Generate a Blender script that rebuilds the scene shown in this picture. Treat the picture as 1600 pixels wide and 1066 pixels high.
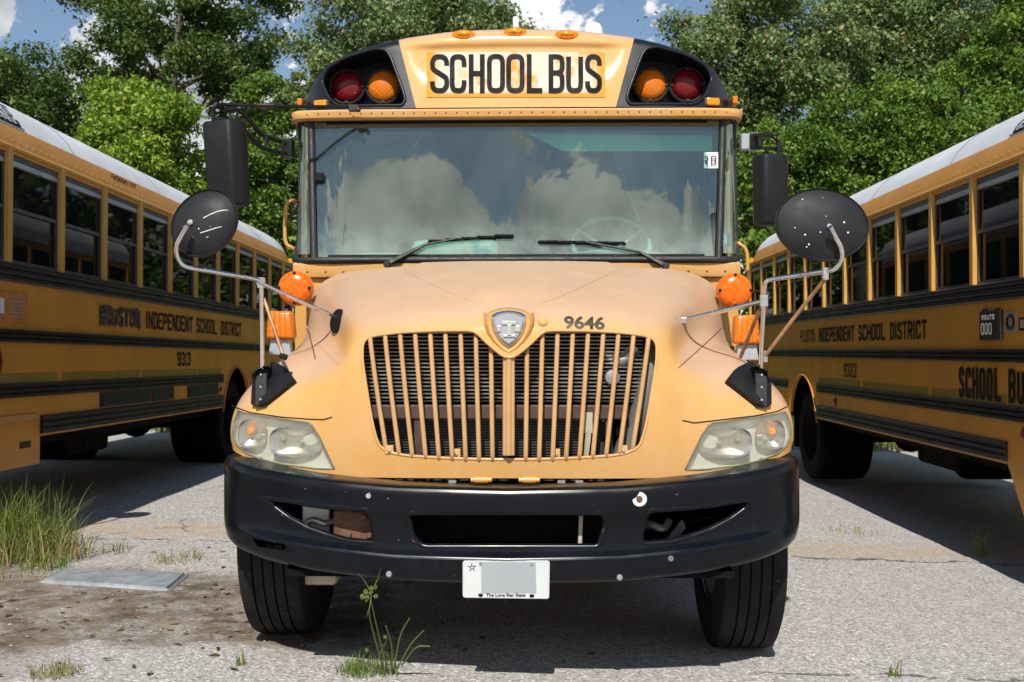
import bpy, bmesh, math, random
import numpy as np
from mathutils import Vector, Matrix, Euler
from mathutils.bvhtree import BVHTree
PI = math.pi
R = math.radians
random.seed(7)
for o in list(bpy.data.objects):
    bpy.data.objects.remove(o)
SC = bpy.context.scene
COL = SC.collection

# ------------------------------------------------------------------ camera
FPX = 1650.0
CAMP = Vector((0, 0, 1.35))
CAMR = Euler((PI/2 + math.atan(23/FPX), 0, math.atan(38/FPX)))
cam = bpy.data.objects.new('camera', bpy.data.cameras.new('camera'))
COL.objects.link(cam)
cam.location = CAMP
cam.rotation_euler = CAMR
cam.data.sensor_width = 36
cam.data.lens = 36*FPX/1600
cam.data.clip_end = 2000
cam.data.clip_start = .05
cam.data.dof.use_dof = True
cam.data.dof.focus_distance = 4.6
cam.data.dof.aperture_fstop = 7
SC.camera = cam
CM = CAMR.to_matrix()

# ------------------------------------------------------------------ sun, sky, exposure
SUN_EL, SUN_AZ = R(46), R(3.5)          # sun behind the camera, a touch to its left
sdir = Vector((-math.sin(SUN_AZ)*math.cos(SUN_EL), -math.cos(SUN_AZ)*math.cos(SUN_EL), math.sin(SUN_EL)))
sl = bpy.data.lights.new('sun', 'SUN')
sl.energy = 5.0
sl.angle = R(0.55)
sl.color = (1, .95, .87)
so = bpy.data.objects.new('sun', sl)
COL.objects.link(so)
so.rotation_euler = sdir.to_track_quat('Z', 'Y').to_euler()
so.location = sdir*60

SC.view_settings.view_transform = 'Standard'
SC.view_settings.look = 'None'
SC.view_settings.gamma = 1
SC.view_settings.exposure = .2
SC.view_settings.use_curve_mapping = False
try:
    SC.cycles.max_bounces = 8
    SC.cycles.transparent_max_bounces = 12
    SC.cycles.use_denoising = True
    SC.cycles.sample_clamp_indirect = 4
except Exception:
    pass

world = bpy.data.worlds.new('World')
SC.world = world
world.use_nodes = True
wn, wl = world.node_tree.nodes, world.node_tree.links
wn.clear()
def wnode(t, **k):
    n = wn.new(t)
    for a, b in k.items():
        setattr(n, a, b)
    return n
sky = wnode('ShaderNodeTexSky', sky_type='NISHITA', sun_disc=False)
sky.sun_elevation = SUN_EL
sky.sun_rotation = math.atan2(sdir.x, sdir.y)
sky.air_density = 1.1
sky.dust_density = .1
sky.ozone_density = 1.6
bg1 = wnode('ShaderNodeBackground'); bg1.inputs[1].default_value = .09
wl.new(sky.outputs[0], bg1.inputs[0])
tc = wnode('ShaderNodeTexCoord')
mp = wnode('ShaderNodeMapping'); mp.inputs['Scale'].default_value = (1, 1, 1.25); mp.inputs['Location'].default_value = (-13.35, 13.46, 17.5)
wl.new(tc.outputs['Generated'], mp.inputs[0])
nz = wnode('ShaderNodeTexNoise'); nz.inputs['Scale'].default_value = 5.2; nz.inputs['Detail'].default_value = 9; nz.inputs['Roughness'].default_value = .62; nz.inputs['Distortion'].default_value = .25
wl.new(mp.outputs[0], nz.inputs['Vector'])
sx = wnode('ShaderNodeSeparateXYZ'); wl.new(tc.outputs['Generated'], sx.inputs[0])
bias = wnode('ShaderNodeMapRange'); bias.inputs[1].default_value = .42; bias.inputs[2].default_value = .57; bias.inputs[3].default_value = .175; bias.inputs[4].default_value = -.09
wl.new(sx.outputs[2], bias.inputs[0])
ad = wnode('ShaderNodeMath', operation='ADD'); wl.new(nz.outputs[0], ad.inputs[0]); wl.new(bias.outputs[0], ad.inputs[1])
nb = wnode('ShaderNodeMapRange'); nb.inputs[1].default_value = -.3; nb.inputs[2].default_value = .6; nb.inputs[3].default_value = 0; nb.inputs[4].default_value = -.13
wl.new(sx.outputs[1], nb.inputs[0])
ad2 = wnode('ShaderNodeMath', operation='ADD'); wl.new(ad.outputs[0], ad2.inputs[0]); wl.new(nb.outputs[0], ad2.inputs[1])
msk = wnode('ShaderNodeMapRange', interpolation_type='SMOOTHSTEP'); msk.inputs[1].default_value = .54; msk.inputs[2].default_value = .570
wl.new(ad2.outputs[0], msk.inputs[0])
nz2 = wnode('ShaderNodeTexNoise'); nz2.inputs['Scale'].default_value = 9; nz2.inputs['Detail'].default_value = 6
mp2 = wnode('ShaderNodeMapping'); mp2.inputs['Location'].default_value = (1.1, 4.2, .35)
wl.new(tc.outputs['Generated'], mp2.inputs[0]); wl.new(mp2.outputs[0], nz2.inputs['Vector'])
ccol = wnode('ShaderNodeValToRGB')
ccol.color_ramp.elements[0].position = .38; ccol.color_ramp.elements[0].color = (.40, .43, .48, 1)
ccol.color_ramp.elements[1].position = .60; ccol.color_ramp.elements[1].color = (.93, .94, .96, 1)
wl.new(nz2.outputs[0], ccol.inputs[0])
bg2 = wnode('ShaderNodeBackground'); bg2.inputs[1].default_value = .95
wl.new(ccol.outputs[0], bg2.inputs[0])
mixw = wnode('ShaderNodeMixShader')
wl.new(msk.outputs[0], mixw.inputs[0]); wl.new(bg1.outputs[0], mixw.inputs[1]); wl.new(bg2.outputs[0], mixw.inputs[2])
wo = wnode('ShaderNodeOutputWorld'); wl.new(mixw.outputs[0], wo.inputs[0])

# ------------------------------------------------------------------ maths helpers
def ray(x, y):
    return (CM @ Vector(((x-800)/FPX, -(y-533)/FPX, -1))).normalized()
def W(x, y, Y):
    d = ray(x, y)
    return CAMP + d*(Y/d.y)
def gz(x, y=0):
    return -.025*max(-7, min(7, x))
def G(x, y):
    """where the photo's pixel meets the gently sloping ground"""
    d = ray(x, y); Y = 8.0
    for _ in range(12):
        p = CAMP + d*(Y/d.y)
        Y *= (CAMP.z-gz(p.x))/(CAMP.z-p.z)
    p = CAMP + d*(Y/d.y); p.z = gz(p.x)
    return p
def lerp(a, b, t): return a+(b-a)*t
def sstep(a, b, x):
    t = max(0, min(1, (x-a)/(b-a))); return t*t*(3-2*t)
def interp(xs, ys, x):
    return float(np.interp(x, xs, ys))
def catmull(P, n, closed=False):
    P = [Vector(p) for p in P]; N = len(P); out = []
    rng = N if closed else N-1
    for i in range(rng):
        if closed:
            a, b, c, d = P[i-1], P[i], P[(i+1) % N], P[(i+2) % N]
        else:
            b, c = P[i], P[i+1]
            a = P[i-1] if i else b*2-c
            d = P[i+2] if i+2 < N else c*2-b
        for k in range(n):
            t = k/n
            out.append(.5*((2*b)+(c-a)*t+(2*a-5*b+4*c-d)*t*t+(3*b-a-3*c+d)*t**3))
    if not closed: out.append(P[-1].copy())
    return out
def rounded(poly, r, n=5):
    """rounds the corners of a closed polygon of 2D/3D points"""
    out = []; N = len(poly); P = [Vector(p) for p in poly]
    for i in range(N):
        a, b, c = P[i-1], P[i], P[(i+1) % N]
        d1, d2 = (a-b), (c-b)
        q = min(r, d1.length*.45, d2.length*.45)
        p1, p2 = b+d1.normalized()*q, b+d2.normalized()*q
        for k in range(n+1):
            t = k/n
            out.append(p1*(1-t)**2+b*2*t*(1-t)+p2*t*t)
    return out

# ------------------------------------------------------------------ object helpers
def link(name, me, mat, parent=None, loc=None):
    o = bpy.data.objects.new(name, me)
    COL.objects.link(o)
    if mat is not None:
        me.materials.clear(); me.materials.append(mat)
    if parent is not None:
        o.parent = parent
        off = parent.get('_off')
        if off is not None: o.location = off
    if loc is not None: o.location = loc
    return o
def tag(o, label=None, cat=None, group=None, kind=None):
    if label: o['label'] = label
    if cat: o['category'] = cat
    if group: o['group'] = group
    if kind: o['kind'] = kind
    return o
def thing(name, label, cat, loc, group=None, rot=None):
    o = bpy.data.objects.new(name, None); COL.objects.link(o)
    o.location = loc
    o.empty_display_size = .2
    if rot: o.rotation_euler = rot
    return tag(o, label, cat, group)

class MB:
    def __init__(s): s.bm = bmesh.new()
    def face(s, pts):
        try: return s.bm.faces.new([s.bm.verts.new(p) for p in pts])
        except ValueError: return None
    def box(s, a, b):
        (x0, y0, z0), (x1, y1, z1) = a, b
        s.hexa([(x0,y0,z0),(x1,y0,z0),(x1,y1,z0),(x0,y1,z0)], [(x0,y0,z1),(x1,y0,z1),(x1,y1,z1),(x0,y1,z1)])
        return s
    def cbox(s, c, size, rot=None):
        c = Vector(c); hx, hy, hz = [q/2 for q in size]
        m = rot if rot is not None else Matrix.Identity(3)
        lo = [c+m @ Vector(p) for p in ((-hx,-hy,-hz),(hx,-hy,-hz),(hx,hy,-hz),(-hx,hy,-hz))]
        hi = [c+m @ Vector(p) for p in ((-hx,-hy,hz),(hx,-hy,hz),(hx,hy,hz),(-hx,hy,hz))]
        return s.hexa(lo, hi)
    def hexa(s, lo, hi):
        n = len(lo); v = [s.bm.verts.new(p) for p in lo]; w = [s.bm.verts.new(p) for p in hi]
        s.bm.faces.new(v[::-1]); s.bm.faces.new(w)
        for i in range(n): s.bm.faces.new([v[i], v[(i+1) % n], w[(i+1) % n], w[i]])
        return s
    def prism(s, poly, vec):
        vec = Vector(vec)
        return s.hexa([Vector(p) for p in poly], [Vector(p)+vec for p in poly])
    def tube(s, pts, r, seg=10, caps=True, closed=False, flat=None):
        P = [Vector(p) for p in pts]; n = len(P); rings = []
        rr = r if hasattr(r, '__len__') else [r]*n
        up = None
        for i in range(n):
            if closed: t = P[(i+1) % n]-P[i-1]
            else: t = P[min(i+1, n-1)]-P[max(i-1, 0)]
            if t.length < 1e-9: t = Vector((0, 0, 1))
            t.normalize()
            if up is None:
                up = t.orthogonal().normalized() if flat is None else (Vector(flat)-t*Vector(flat).dot(t)).normalized()
            else:
                up = (up-t*up.dot(t)); up = up.normalized() if up.length > 1e-6 else t.orthogonal().normalized()
            side = t.cross(up)
            rings.append([s.bm.verts.new(P[i]+(up*math.cos(a)+side*math.sin(a))*rr[i]) for a in [2*PI*k/seg+PI/seg for k in range(seg)]])
        m = n if closed else n-1
        for i in range(m):
            a, b = rings[i], rings[(i+1) % n]
            for k in range(seg): s.bm.faces.new([a[k], a[(k+1) % seg], b[(k+1) % seg], b[k]])
        if caps and not closed:
            s.bm.faces.new(rings[0][::-1]); s.bm.faces.new(rings[-1])
        return s
    def lathe(s, prof, c, axis, seg=32, sx=1, sy=1, up=(0,0,1), close=True):
        """prof: list of (radius, height along axis)"""
        c = Vector(c); ax = Vector(axis).normalized(); u = Vector(up); u = (u-ax*u.dot(ax))
        u = u.normalized() if u.length > 1e-4 else ax.orthogonal().normalized()
        w = ax.cross(u); rings = []
        for r, h in prof:
            if r < 1e-6: rings.append([s.bm.verts.new(c+ax*h)])
            else: rings.append([s.bm.verts.new(c+ax*h+u*(math.cos(2*PI*k/seg)*r*sy)+w*(math.sin(2*PI*k/seg)*r*sx)) for k in range(seg)])
        for a, b in zip(rings[:-1], rings[1:]):
            for k in range(seg):
                k2 = (k+1) % seg
                f = [a[k % len(a)], a[k2 % len(a)], b[k2 % len(b)], b[k % len(b)]]
                g = []
                for q in f:
                    if q not in g: g.append(q)
                if len(g) > 2: s.bm.faces.new(g)
        return s
    def grid(s, rows, cu=False):
        V = [[s.bm.verts.new(p) for p in r] for r in rows]
        for a, b in zip(V[:-1], V[1:]):
            n = len(a)
            for k in range(n if cu else n-1):
                s.bm.faces.new([a[k], a[(k+1) % n], b[(k+1) % n], b[k]])
        return s
    def solidgrid(s, outer, inner):
        n, m = len(outer), len(outer[0])
        A = [[s.bm.verts.new(p) for p in r] for r in outer]; B = [[s.bm.verts.new(p) for p in r] for r in inner]
        for V, fl in ((A, 0), (B, 1)):
            for i in range(n-1):
                for j in range(m-1):
                    f = [V[i][j], V[i][j+1], V[i+1][j+1], V[i+1][j]]
                    s.bm.faces.new(f[::-1] if fl else f)
        for i in range(n-1):
            s.bm.faces.new([A[i][0], A[i+1][0], B[i+1][0], B[i][0]]); s.bm.faces.new([A[i+1][-1], A[i][-1], B[i][-1], B[i+1][-1]])
        for j in range(m-1):
            s.bm.faces.new([A[0][j+1], A[0][j], B[0][j], B[0][j+1]]); s.bm.faces.new([A[-1][j], A[-1][j+1], B[-1][j+1], B[-1][j]])
        return s
    def mesh(s, name='m', recalc=True, smooth=None, bevel=0, bseg=2):
        if recalc: bmesh.ops.recalc_face_normals(s.bm, faces=s.bm.faces)
        if bevel:
            ed = [e for e in s.bm.edges if len(e.link_faces) == 2 and e.calc_face_angle(0) > R(25)]
            bmesh.ops.bevel(s.bm, geom=ed, offset=bevel, segments=bseg, profile=.5, affect='EDGES', clamp_overlap=True)
        me = bpy.data.meshes.new(name); s.bm.to_mesh(me); s.bm.free()
        if smooth is not None: shade(me, smooth)
        return me
    def build(s, name, mat, parent=None, smooth=None, bevel=0, bseg=2, recalc=True, loc=None):
        return link(name, s.mesh(name, recalc, smooth, bevel, bseg), mat, parent, loc)
def shade(me, deg):
    me.polygons.foreach_set('use_smooth', [True]*len(me.polygons))
    try: me.set_sharp_from_angle(angle=R(deg))
    except Exception: pass
    me.update()
def boolean(me, cutters, op='DIFFERENCE', smooth=None):
    """returns me minus / and the cutter meshes, through evaluated modifiers"""
    o = bpy.data.objects.new('tmp', me); COL.objects.link(o); tmp = [o]
    for c in cutters:
        co = bpy.data.objects.new('tmpc', c); COL.objects.link(co); tmp.append(co)
        m = o.modifiers.new('b', 'BOOLEAN'); m.operation = op; m.object = co; m.solver = 'EXACT'
    bpy.context.view_layer.update()
    dg = bpy.context.evaluated_depsgraph_get()
    out = bpy.data.meshes.new_from_object(o.evaluated_get(dg))
    for q in tmp: bpy.data.objects.remove(q)
    out.materials.clear()
    if smooth is not None: shade(out, smooth)
    return out
def text_mesh(body, size, bold=0, shear=0, align='CENTER', spacing=1):
    cu = bpy.data.curves.new('t', 'FONT'); cu.body = body; cu.size = size; cu.offset = bold; cu.shear = shear
    cu.align_x = align; cu.space_character = spacing; cu.resolution_u = 3
    o = bpy.data.objects.new('t', cu); COL.objects.link(o); bpy.context.view_layer.update()
    me = bpy.data.meshes.new_from_object(o.evaluated_get(bpy.context.evaluated_depsgraph_get()))
    bpy.data.objects.remove(o); me.materials.clear()
    return me

# stroke lettering: condensed sign-writer capitals; each stroke is (smooth, [(x,y)...]) in a unit box
LET = {
 'S': [(1, [(1,.74),(.97,.88),(.78,.98),(.5,1),(.2,.98),(.03,.88),(0,.74),(.08,.62),(.5,.50),(.92,.38),(1,.26),(.97,.12),(.78,.02),(.5,0),(.2,.02),(.03,.12),(0,.27)])],
 'C': [(1, [(1,.70),(1,.84),(.86,.97),(.5,1),(.14,.97),(0,.84),(0,.5),(0,.16),(.14,.03),(.5,0),(.86,.03),(1,.16),(1,.30)])],
 'H': [(0, [(0,0),(0,1)]), (0, [(1,0),(1,1)]), (0, [(0,.5),(1,.5)])],
 'O': [(2, [(.5,1),(.14,.97),(0,.84),(0,.5),(0,.16),(.14,.03),(.5,0),(.86,.03),(1,.16),(1,.5),(1,.84),(.86,.97)])],
 'L': [(0, [(0,1),(0,0),(1,0)])],
 'B': [(0, [(0,0),(0,1)]), (1, [(0,1),(.5,1),(.86,.97),(1,.86),(1,.66),(.86,.55),(.5,.52),(0,.52)]), (1, [(.5,.52),(.86,.48),(1,.36),(1,.14),(.86,.03),(.5,0),(0,0)])],
 'U': [(1, [(0,1),(0,.6),(0,.18),(.14,.03),(.5,0),(.86,.03),(1,.18),(1,.6),(1,1)])],
 'I': [(0, [(.5,0),(.5,1)])],
 'N': [(0, [(0,0),(0,1)]), (0, [(0,1),(1,0)]), (0, [(1,0),(1,1)])],
 'D': [(0, [(0,0),(0,1)]), (1, [(0,1),(.5,1),(.86,.95),(1,.8),(1,.5),(1,.2),(.86,.05),(.5,0),(0,0)])],
 'E': [(0, [(1,1),(0,1),(0,0),(1,0)]), (0, [(0,.52),(.8,.52)])],
 'P': [(0, [(0,0),(0,1)]), (1, [(0,1),(.5,1),(.86,.97),(1,.86),(1,.62),(.86,.5),(.5,.47),(0,.47)])],
 'R': [(0, [(0,0),(0,1)]), (1, [(0,1),(.5,1),(.86,.97),(1,.86),(1,.62),(.86,.5),(.5,.47),(0,.47)]), (0, [(.5,.47),(1,0)])],
 'T': [(0, [(0,1),(1,1)]), (0, [(.5,1),(.5,0)])],
 'A': [(0, [(0,0),(.5,1),(1,0)]), (0, [(.18,.3),(.82,.3)])],
 'M': [(0, [(0,0),(0,1),(.5,.35),(1,1),(1,0)])],
 'G': [(1, [(1,.70),(1,.84),(.86,.97),(.5,1),(.14,.97),(0,.84),(0,.5),(0,.16),(.14,.03),(.5,0),(.86,.03),(1,.16),(1,.42)]), (0, [(1,.45),(.55,.45)])],
 'Y': [(0, [(0,1),(.5,.5),(1,1)]), (0, [(.5,.5),(.5,0)])],
 'X': [(0, [(0,0),(1,1)]), (0, [(0,1),(1,0)])],
 '1': [(0, [(.2,.8),(.6,1),(.6,0)])],
 '2': [(1, [(0,.74),(.05,.9),(.3,1),(.7,1),(.95,.9),(1,.72),(.8,.5),(.3,.22),(0,0)]), (0, [(0,0),(1,0)])],
 '3': [(1, [(0,.78),(.06,.92),(.5,1),(.92,.92),(1,.75),(.9,.58),(.5,.52)]), (1, [(.5,.52),(.9,.45),(1,.25),(.92,.08),(.5,0),(.06,.08),(0,.22)])],
 '9': [(2, [(.5,1),(.1,.95),(0,.75),(.1,.52),(.5,.45),(.9,.52),(1,.75),(.9,.95)]), (1, [(1,.75),(1,.4),(.9,.08),(.5,0),(.08,.06),(0,.2)])],
 '0': [(2, [(.5,1),(.14,.97),(0,.84),(0,.5),(0,.16),(.14,.03),(.5,0),(.86,.03),(1,.16),(1,.5),(1,.84),(.86,.97)])],
}
LET['K'] = [(0, [(0,0),(0,1)]), (0, [(1,1),(0,.4)]), (0, [(.3,.58),(1,0)])]
def ribbons(ch, x0, x1, y0, y1, sw):
    """quads (2D) of a letter in the box, strokes sw wide; y grows upward here"""
    hx = sw/2; out = []
    for sm, pts in LET[ch]:
        P = [Vector((lerp(x0+hx, x1-hx, a), lerp(y0+hx, y1-hx, b))) for a, b in pts]
        closed = sm == 2
        if sm: P = [Vector((q[0], q[1])) for q in catmull([(p.x, p.y, 0) for p in P], 3, closed)]
        n = len(P); L = []
        if not closed and not sm:      # square ends run to the box edge
            P[0] = P[0]+(P[0]-P[1]).normalized()*hx
            P[-1] = P[-1]+(P[-1]-P[-2]).normalized()*hx
        for i in range(n):
            a, b, c = (P[i-1] if (i or closed) else None), P[i], (P[(i+1) % n] if (i < n-1 or closed) else None)
            d1 = (b-a).normalized() if a is not None and (b-a).length > 1e-9 else None
            d2 = (c-b).normalized() if c is not None and (c-b).length > 1e-9 else None
            d1 = d1 or d2; d2 = d2 or d1
            n1 = Vector((-d1.y, d1.x)); n2 = Vector((-d2.y, d2.x)); m = (n1+n2)
            m = m.normalized() if m.length > 1e-6 else n1
            k = hx/max(.45, m.dot(n1))
            L.append((b+m*k, b-m*k))
        idx = range(n if closed else n-1)
        out.append([(L[i][0], L[(i+1) % n][0], L[(i+1) % n][1], L[i][1]) for i in idx])
    return out
# ------------------------------------------------------------------ materials
class NT:
    def __init__(s, name):
        s.m = bpy.data.materials.new(name); s.m.use_nodes = True
        s.n, s.l = s.m.node_tree.nodes, s.m.node_tree.links
        s.p = s.n['Principled BSDF']; s.out = s.n['Material Output']
    def new(s, t, **k):
        n = s.n.new(t)
        for a, b in k.items():
            if a in n.inputs.keys(): n.inputs[a].default_value = b
            else: setattr(n, a, b)
        return n
    def noise(s, scale, detail=4, rough=.55, vec=None, dist=0):
        n = s.new('ShaderNodeTexNoise'); n.inputs['Scale'].default_value = scale; n.inputs['Detail'].default_value = detail
        n.inputs['Roughness'].default_value = rough; n.inputs['Distortion'].default_value = dist
        s.l.new(vec or s.obj(), n.inputs['Vector']); return n.outputs[0]
    def obj(s):
        if not hasattr(s, '_o'): s._o = s.new('ShaderNodeTexCoord').outputs['Object']
        return s._o
    def scaled(s, v, sc, loc=(0,0,0)):
        m = s.new('ShaderNodeMapping'); m.inputs['Scale'].default_value = sc; m.inputs['Location'].default_value = loc; s.l.new(v, m.inputs[0]); return m.outputs[0]
    def mr(s, v, a, b, c=0, d=1, smooth=True):
        n = s.new('ShaderNodeMapRange')
        if smooth: n.interpolation_type = 'SMOOTHSTEP'
        for i, q in ((1, a), (2, b), (3, c), (4, d)): n.inputs[i].default_value = q
        s.l.new(v, n.inputs[0]); return n.outputs[0]
    def math(s, op, a, b=None):
        n = s.new('ShaderNodeMath', operation=op)
        for i, q in enumerate((a, b)):
            if q is None: continue
            if isinstance(q, (int, float)): n.inputs[i].default_value = q
            else: s.l.new(q, n.inputs[i])
        return n.outputs[0]
    def mix(s, f, a, b, blend='MIX'):
        n = s.new('ShaderNodeMix', data_type='RGBA'); n.blend_type = blend
        for i, q in ((0, f), (6, a), (7, b)):
            if isinstance(q, (int, float)): n.inputs[i].default_value = q
            elif isinstance(q, tuple): n.inputs[i].default_value = (*q, 1) if len(q) == 3 else q
            else: s.l.new(q, n.inputs[i])
        return n.outputs[2]
    def bump(s, h, strength, dist=.01):
        b = s.new('ShaderNodeBump'); b.inputs['Strength'].default_value = strength; b.inputs['Distance'].default_value = dist
        s.l.new(h, b.inputs['Height']); s.l.new(b.outputs[0], s.p.inputs['Normal'])
    def set(s, **k):
        for a, v in k.items():
            i = s.p.inputs[a.replace('_', ' ')]
            if isinstance(v, tuple): i.default_value = (*v, 1) if len(v) == 3 and i.type == 'RGBA' else v
            elif isinstance(v, (int, float)): i.default_value = v
            else: s.l.new(v, i)
        return s
def simple(name, col, rough=.5, metal=0, var=.12, scale=6, bump=0, bscale=60, dust=0, dustcol=(.35,.30,.24), spec=.5):
    t = NT(name)
    c = t.mix(t.mr(t.noise(scale, 6), .3, .7), tuple(x*(1-var) for x in col), tuple(min(1, x*(1+var)) for x in col))
    if dust:
        c = t.mix(t.math('MULTIPLY', t.mr(t.noise(scale*.45+.7, 8, .62), .42, .72), dust), c, dustcol)
    t.set(Base_Color=c, Metallic=metal, Specular_IOR_Level=spec)
    t.set(Roughness=t.mr(t.noise(scale*2.3, 5), .3, .7, max(0.02, rough*.85), min(1, rough*1.15)))
    if bump: t.bump(t.noise(bscale, 4), bump, .002 if bscale > 10 else .02)
    return t.m
M = {}
def paint_main():
    t = NT('faded_bus_yellow')
    geo = t.new('ShaderNodeNewGeometry'); s = t.new('ShaderNodeSeparateXYZ'); t.l.new(geo.outputs['Normal'], s.inputs[0])
    sp = t.new('ShaderNodeSeparateXYZ'); t.l.new(t.obj(), sp.inputs[0])
    big = t.noise(1.6, 6, .6)
    base = t.mix(t.mr(big, .3, .72), (.565,.300,.088), (.565,.315,.108))
    fine = t.mr(t.noise(14, 7, .65), .35, .75)
    base = t.mix(t.math('MULTIPLY', fine, .25), base, (.565,.325,.12))
    # clear coat weathered to chalk on the panels that face the weather
    up = t.mr(t.math('ADD', s.outputs[2], t.math('MULTIPLY', t.math('SUBTRACT', big, .5), .35)), .30, .80, 0, .80)
    zz = t.math('ADD', sp.outputs[2], t.math('MULTIPLY', t.math('SUBTRACT', big, .5), .25))
    zz = t.math('ADD', zz, t.math('MULTIPLY', t.math('MAXIMUM', t.math('SUBTRACT', t.math('ABSOLUTE', sp.outputs[0]), .58), 0), .75))
    sideways = t.math('MULTIPLY', t.mr(zz, 1.46, 1.64, 0, .8), t.mr(sp.outputs[1], 5.62, 5.58))
    up = t.math('MAXIMUM', up, sideways)
    ch = t.mix(t.mr(t.noise(5, 6), .3, .7), (.435,.302,.224), (.46,.318,.227))
    c = t.mix(up, base, ch)
    pat = t.mr(t.noise(4.2, 7, .68, t.scaled(t.obj(), (1, 1, .8), (8, 3, 1))), .40, .66, 0, .28)
    c = t.mix(pat, c, (.57,.385,.23))
    strk = t.mr(t.noise(7, 6, .62, t.scaled(t.obj(), (3.2, 1.2, .28))), .56, .74, 0, .10)
    c = t.mix(strk, c, (.40,.235,.11))
    vc = t.new('ShaderNodeTexVoronoi'); vc.inputs['Scale'].default_value = 30; t.l.new(t.obj(), vc.inputs['Vector'])
    bug = t.math('MULTIPLY', t.mr(vc.outputs['Distance'], .085, .05), t.mr(t.noise(17, 1), .60, .64, 0, .75))
    c = t.mix(bug, c, (.16,.09,.04))
    spots = t.mr(t.noise(9, 3, .5, t.scaled(t.obj(), (1, 1, 2.2), (3,1,7))), .70, .76, 0, .5)
    c = t.mix(spots, c, (.55,.28,.065))
    t.set(Base_Color=c, Roughness=t.mr(big, .3, .7, .45, .55), Specular_IOR_Level=.12)
    t.set(Coat_Weight=.22, Coat_Roughness=.12)
    t.bump(t.noise(3.0, 2), .05, .02)
    return t.m
M['paint'] = paint_main()
M['paint2'] = simple('bus_yellow', (.55,.275,.065), .38, 0, .06, 3, dust=.18, dustcol=(.5,.32,.15))
M['side_yellow'] = simple('side_bus_yellow', (.58,.255,.030), .42, 0, .08, 2.2, dust=.25, dustcol=(.45,.24,.06), bump=.25, bscale=2.2)
M['post_yellow'] = simple('window_post_yellow', (.55,.29,.055), .38, 0, .08, 5)
M['side_black'] = simple('rub_rail_black', (.004,.0045,.006), .42, 0, .2, 3, dust=.03, dustcol=(.04,.037,.034), spec=.35)
M['cap_black'] = simple('cap_black', (.007,.009,.013), .33, 0, .25, 4, dust=.06, dustcol=(.06,.06,.065), spec=.28)
def bumper_black():
    t = NT('bumper_black')
    n1 = t.mr(t.noise(3.2, 8, .65), .35, .75)
    c = t.mix(t.math('MULTIPLY', n1, .55), (.002,.003,.005), (.006,.0075,.0105))
    v = t.new('ShaderNodeTexVoronoi'); v.inputs['Scale'].default_value = 26; t.l.new(t.obj(), v.inputs['Vector'])
    gate = t.mr(t.noise(23, 1), .60, .64)
    chip = t.math('MULTIPLY', t.mr(v.outputs['Distance'], .075, .045), gate)
    st = t.mr(t.noise(8, 4, .6, t.scaled(t.obj(), (3, 3, .35))), .55, .8, 0, .25)
    c = t.mix(st, c, (.02,.02,.02))
    c = t.mix(t.math('MULTIPLY', chip, .6), c, (.32,.32,.31))
    t.set(Base_Color=c, Roughness=t.mr(t.noise(6, 5), .3, .7, .20, .30), Specular_IOR_Level=.27)
    return t.m
M['bumper'] = bumper_black()
M['plastic'] = simple('textured_black_plastic', (.007,.0075,.009), .5, 0, .2, 8, dust=.08, dustcol=(.04,.038,.036), spec=.25)
M['dish'] = simple('dusty_black_dish', (.016,.0165,.019), .55, 0, .2, 7, dust=.2, dustcol=(.05,.05,.052), spec=.25)
M['rubber'] = simple('black_rubber', (.016,.016,.017), .55, 0, .2, 9)
def tyre_mat():
    t = NT('tyre_rubber')
    v = t.new('ShaderNodeTexVoronoi'); v.inputs['Scale'].default_value = 60; t.l.new(t.obj(), v.inputs['Vector'])
    chip = t.math('MULTIPLY', t.mr(v.outputs['Distance'], .16, .10), t.mr(t.noise(19, 1), .62, .66))
    c = t.mix(t.mr(t.noise(7, 7, .65), .35, .7), (.006,.006,.007), (.015,.014,.0135))
    c = t.mix(t.math('MULTIPLY', chip, .7), c, (.4,.38,.35))
    t.set(Base_Color=c, Roughness=.75, Specular_IOR_Level=.22); t.bump(t.noise(150, 4), .25, .002)
    return t.m
M['tyre'] = tyre_mat()
M['tyre_dark'] = simple('shade_darkened_tyre', (.004,.004,.004), .9, 0, .3, 6, spec=.1)  # darker copy of the tyre rubber; the under-bus shade is put into its colour
M['rimdark'] = simple('shade_darkened_rim', (.008,.008,.008), .8, 0, .3, 6, spec=.1)  # rim blackened to match, wheel-well shade painted into the colour
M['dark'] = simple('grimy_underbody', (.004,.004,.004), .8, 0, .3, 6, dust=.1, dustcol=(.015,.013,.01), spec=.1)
M['inner'] = simple('dark_interior', (.030,.034,.034), .8, 0, .2, 4)
M['seat'] = simple('seat_vinyl', (.03,.05,.045), .5, 0, .2, 4)
def chrome():
    t = NT('worn_chrome')
    rust = t.mr(t.noise(22, 7, .65), .54, .66)
    t.set(Base_Color=t.mix(rust, (.72,.71,.69), (.28,.13,.05)), Metallic=t.mr(rust, 0, 1, 1, .2), Roughness=t.mr(rust, 0, 1, .16, .6))
    return t.m
M['chrome'] = chrome()
M['shine'] = simple('bright_plated_metal', (.78,.78,.78), .18, 1, .05, 5)
M['reflector'] = simple('lamp_reflector', (.50,.50,.48), .20, .75, .05, 5)
M['bezel'] = simple('lamp_bezel', (.66,.68,.68), .35, .05, .05, 5)
M['alu'] = simple('dull_aluminium', (.45,.45,.45), .42, .9, .12, 8)
M['sash'] = simple('dark_sash_aluminium', (.075,.08,.085), .45, .3, .2, 8)
M['rust'] = simple('rusty_steel', (.12,.055,.032), .75, 0, .35, 14, .3, 80)
M['brownbar'] = simple('brown_primer_steel', (.060,.034,.026), .6, 0, .25, 10)
M['strut'] = simple('rusty_strut', (.36,.20,.10), .5, .35, .3, 18)
M['hose'] = simple('grey_hose', (.12,.125,.125), .6, 0, .2, 10)
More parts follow.
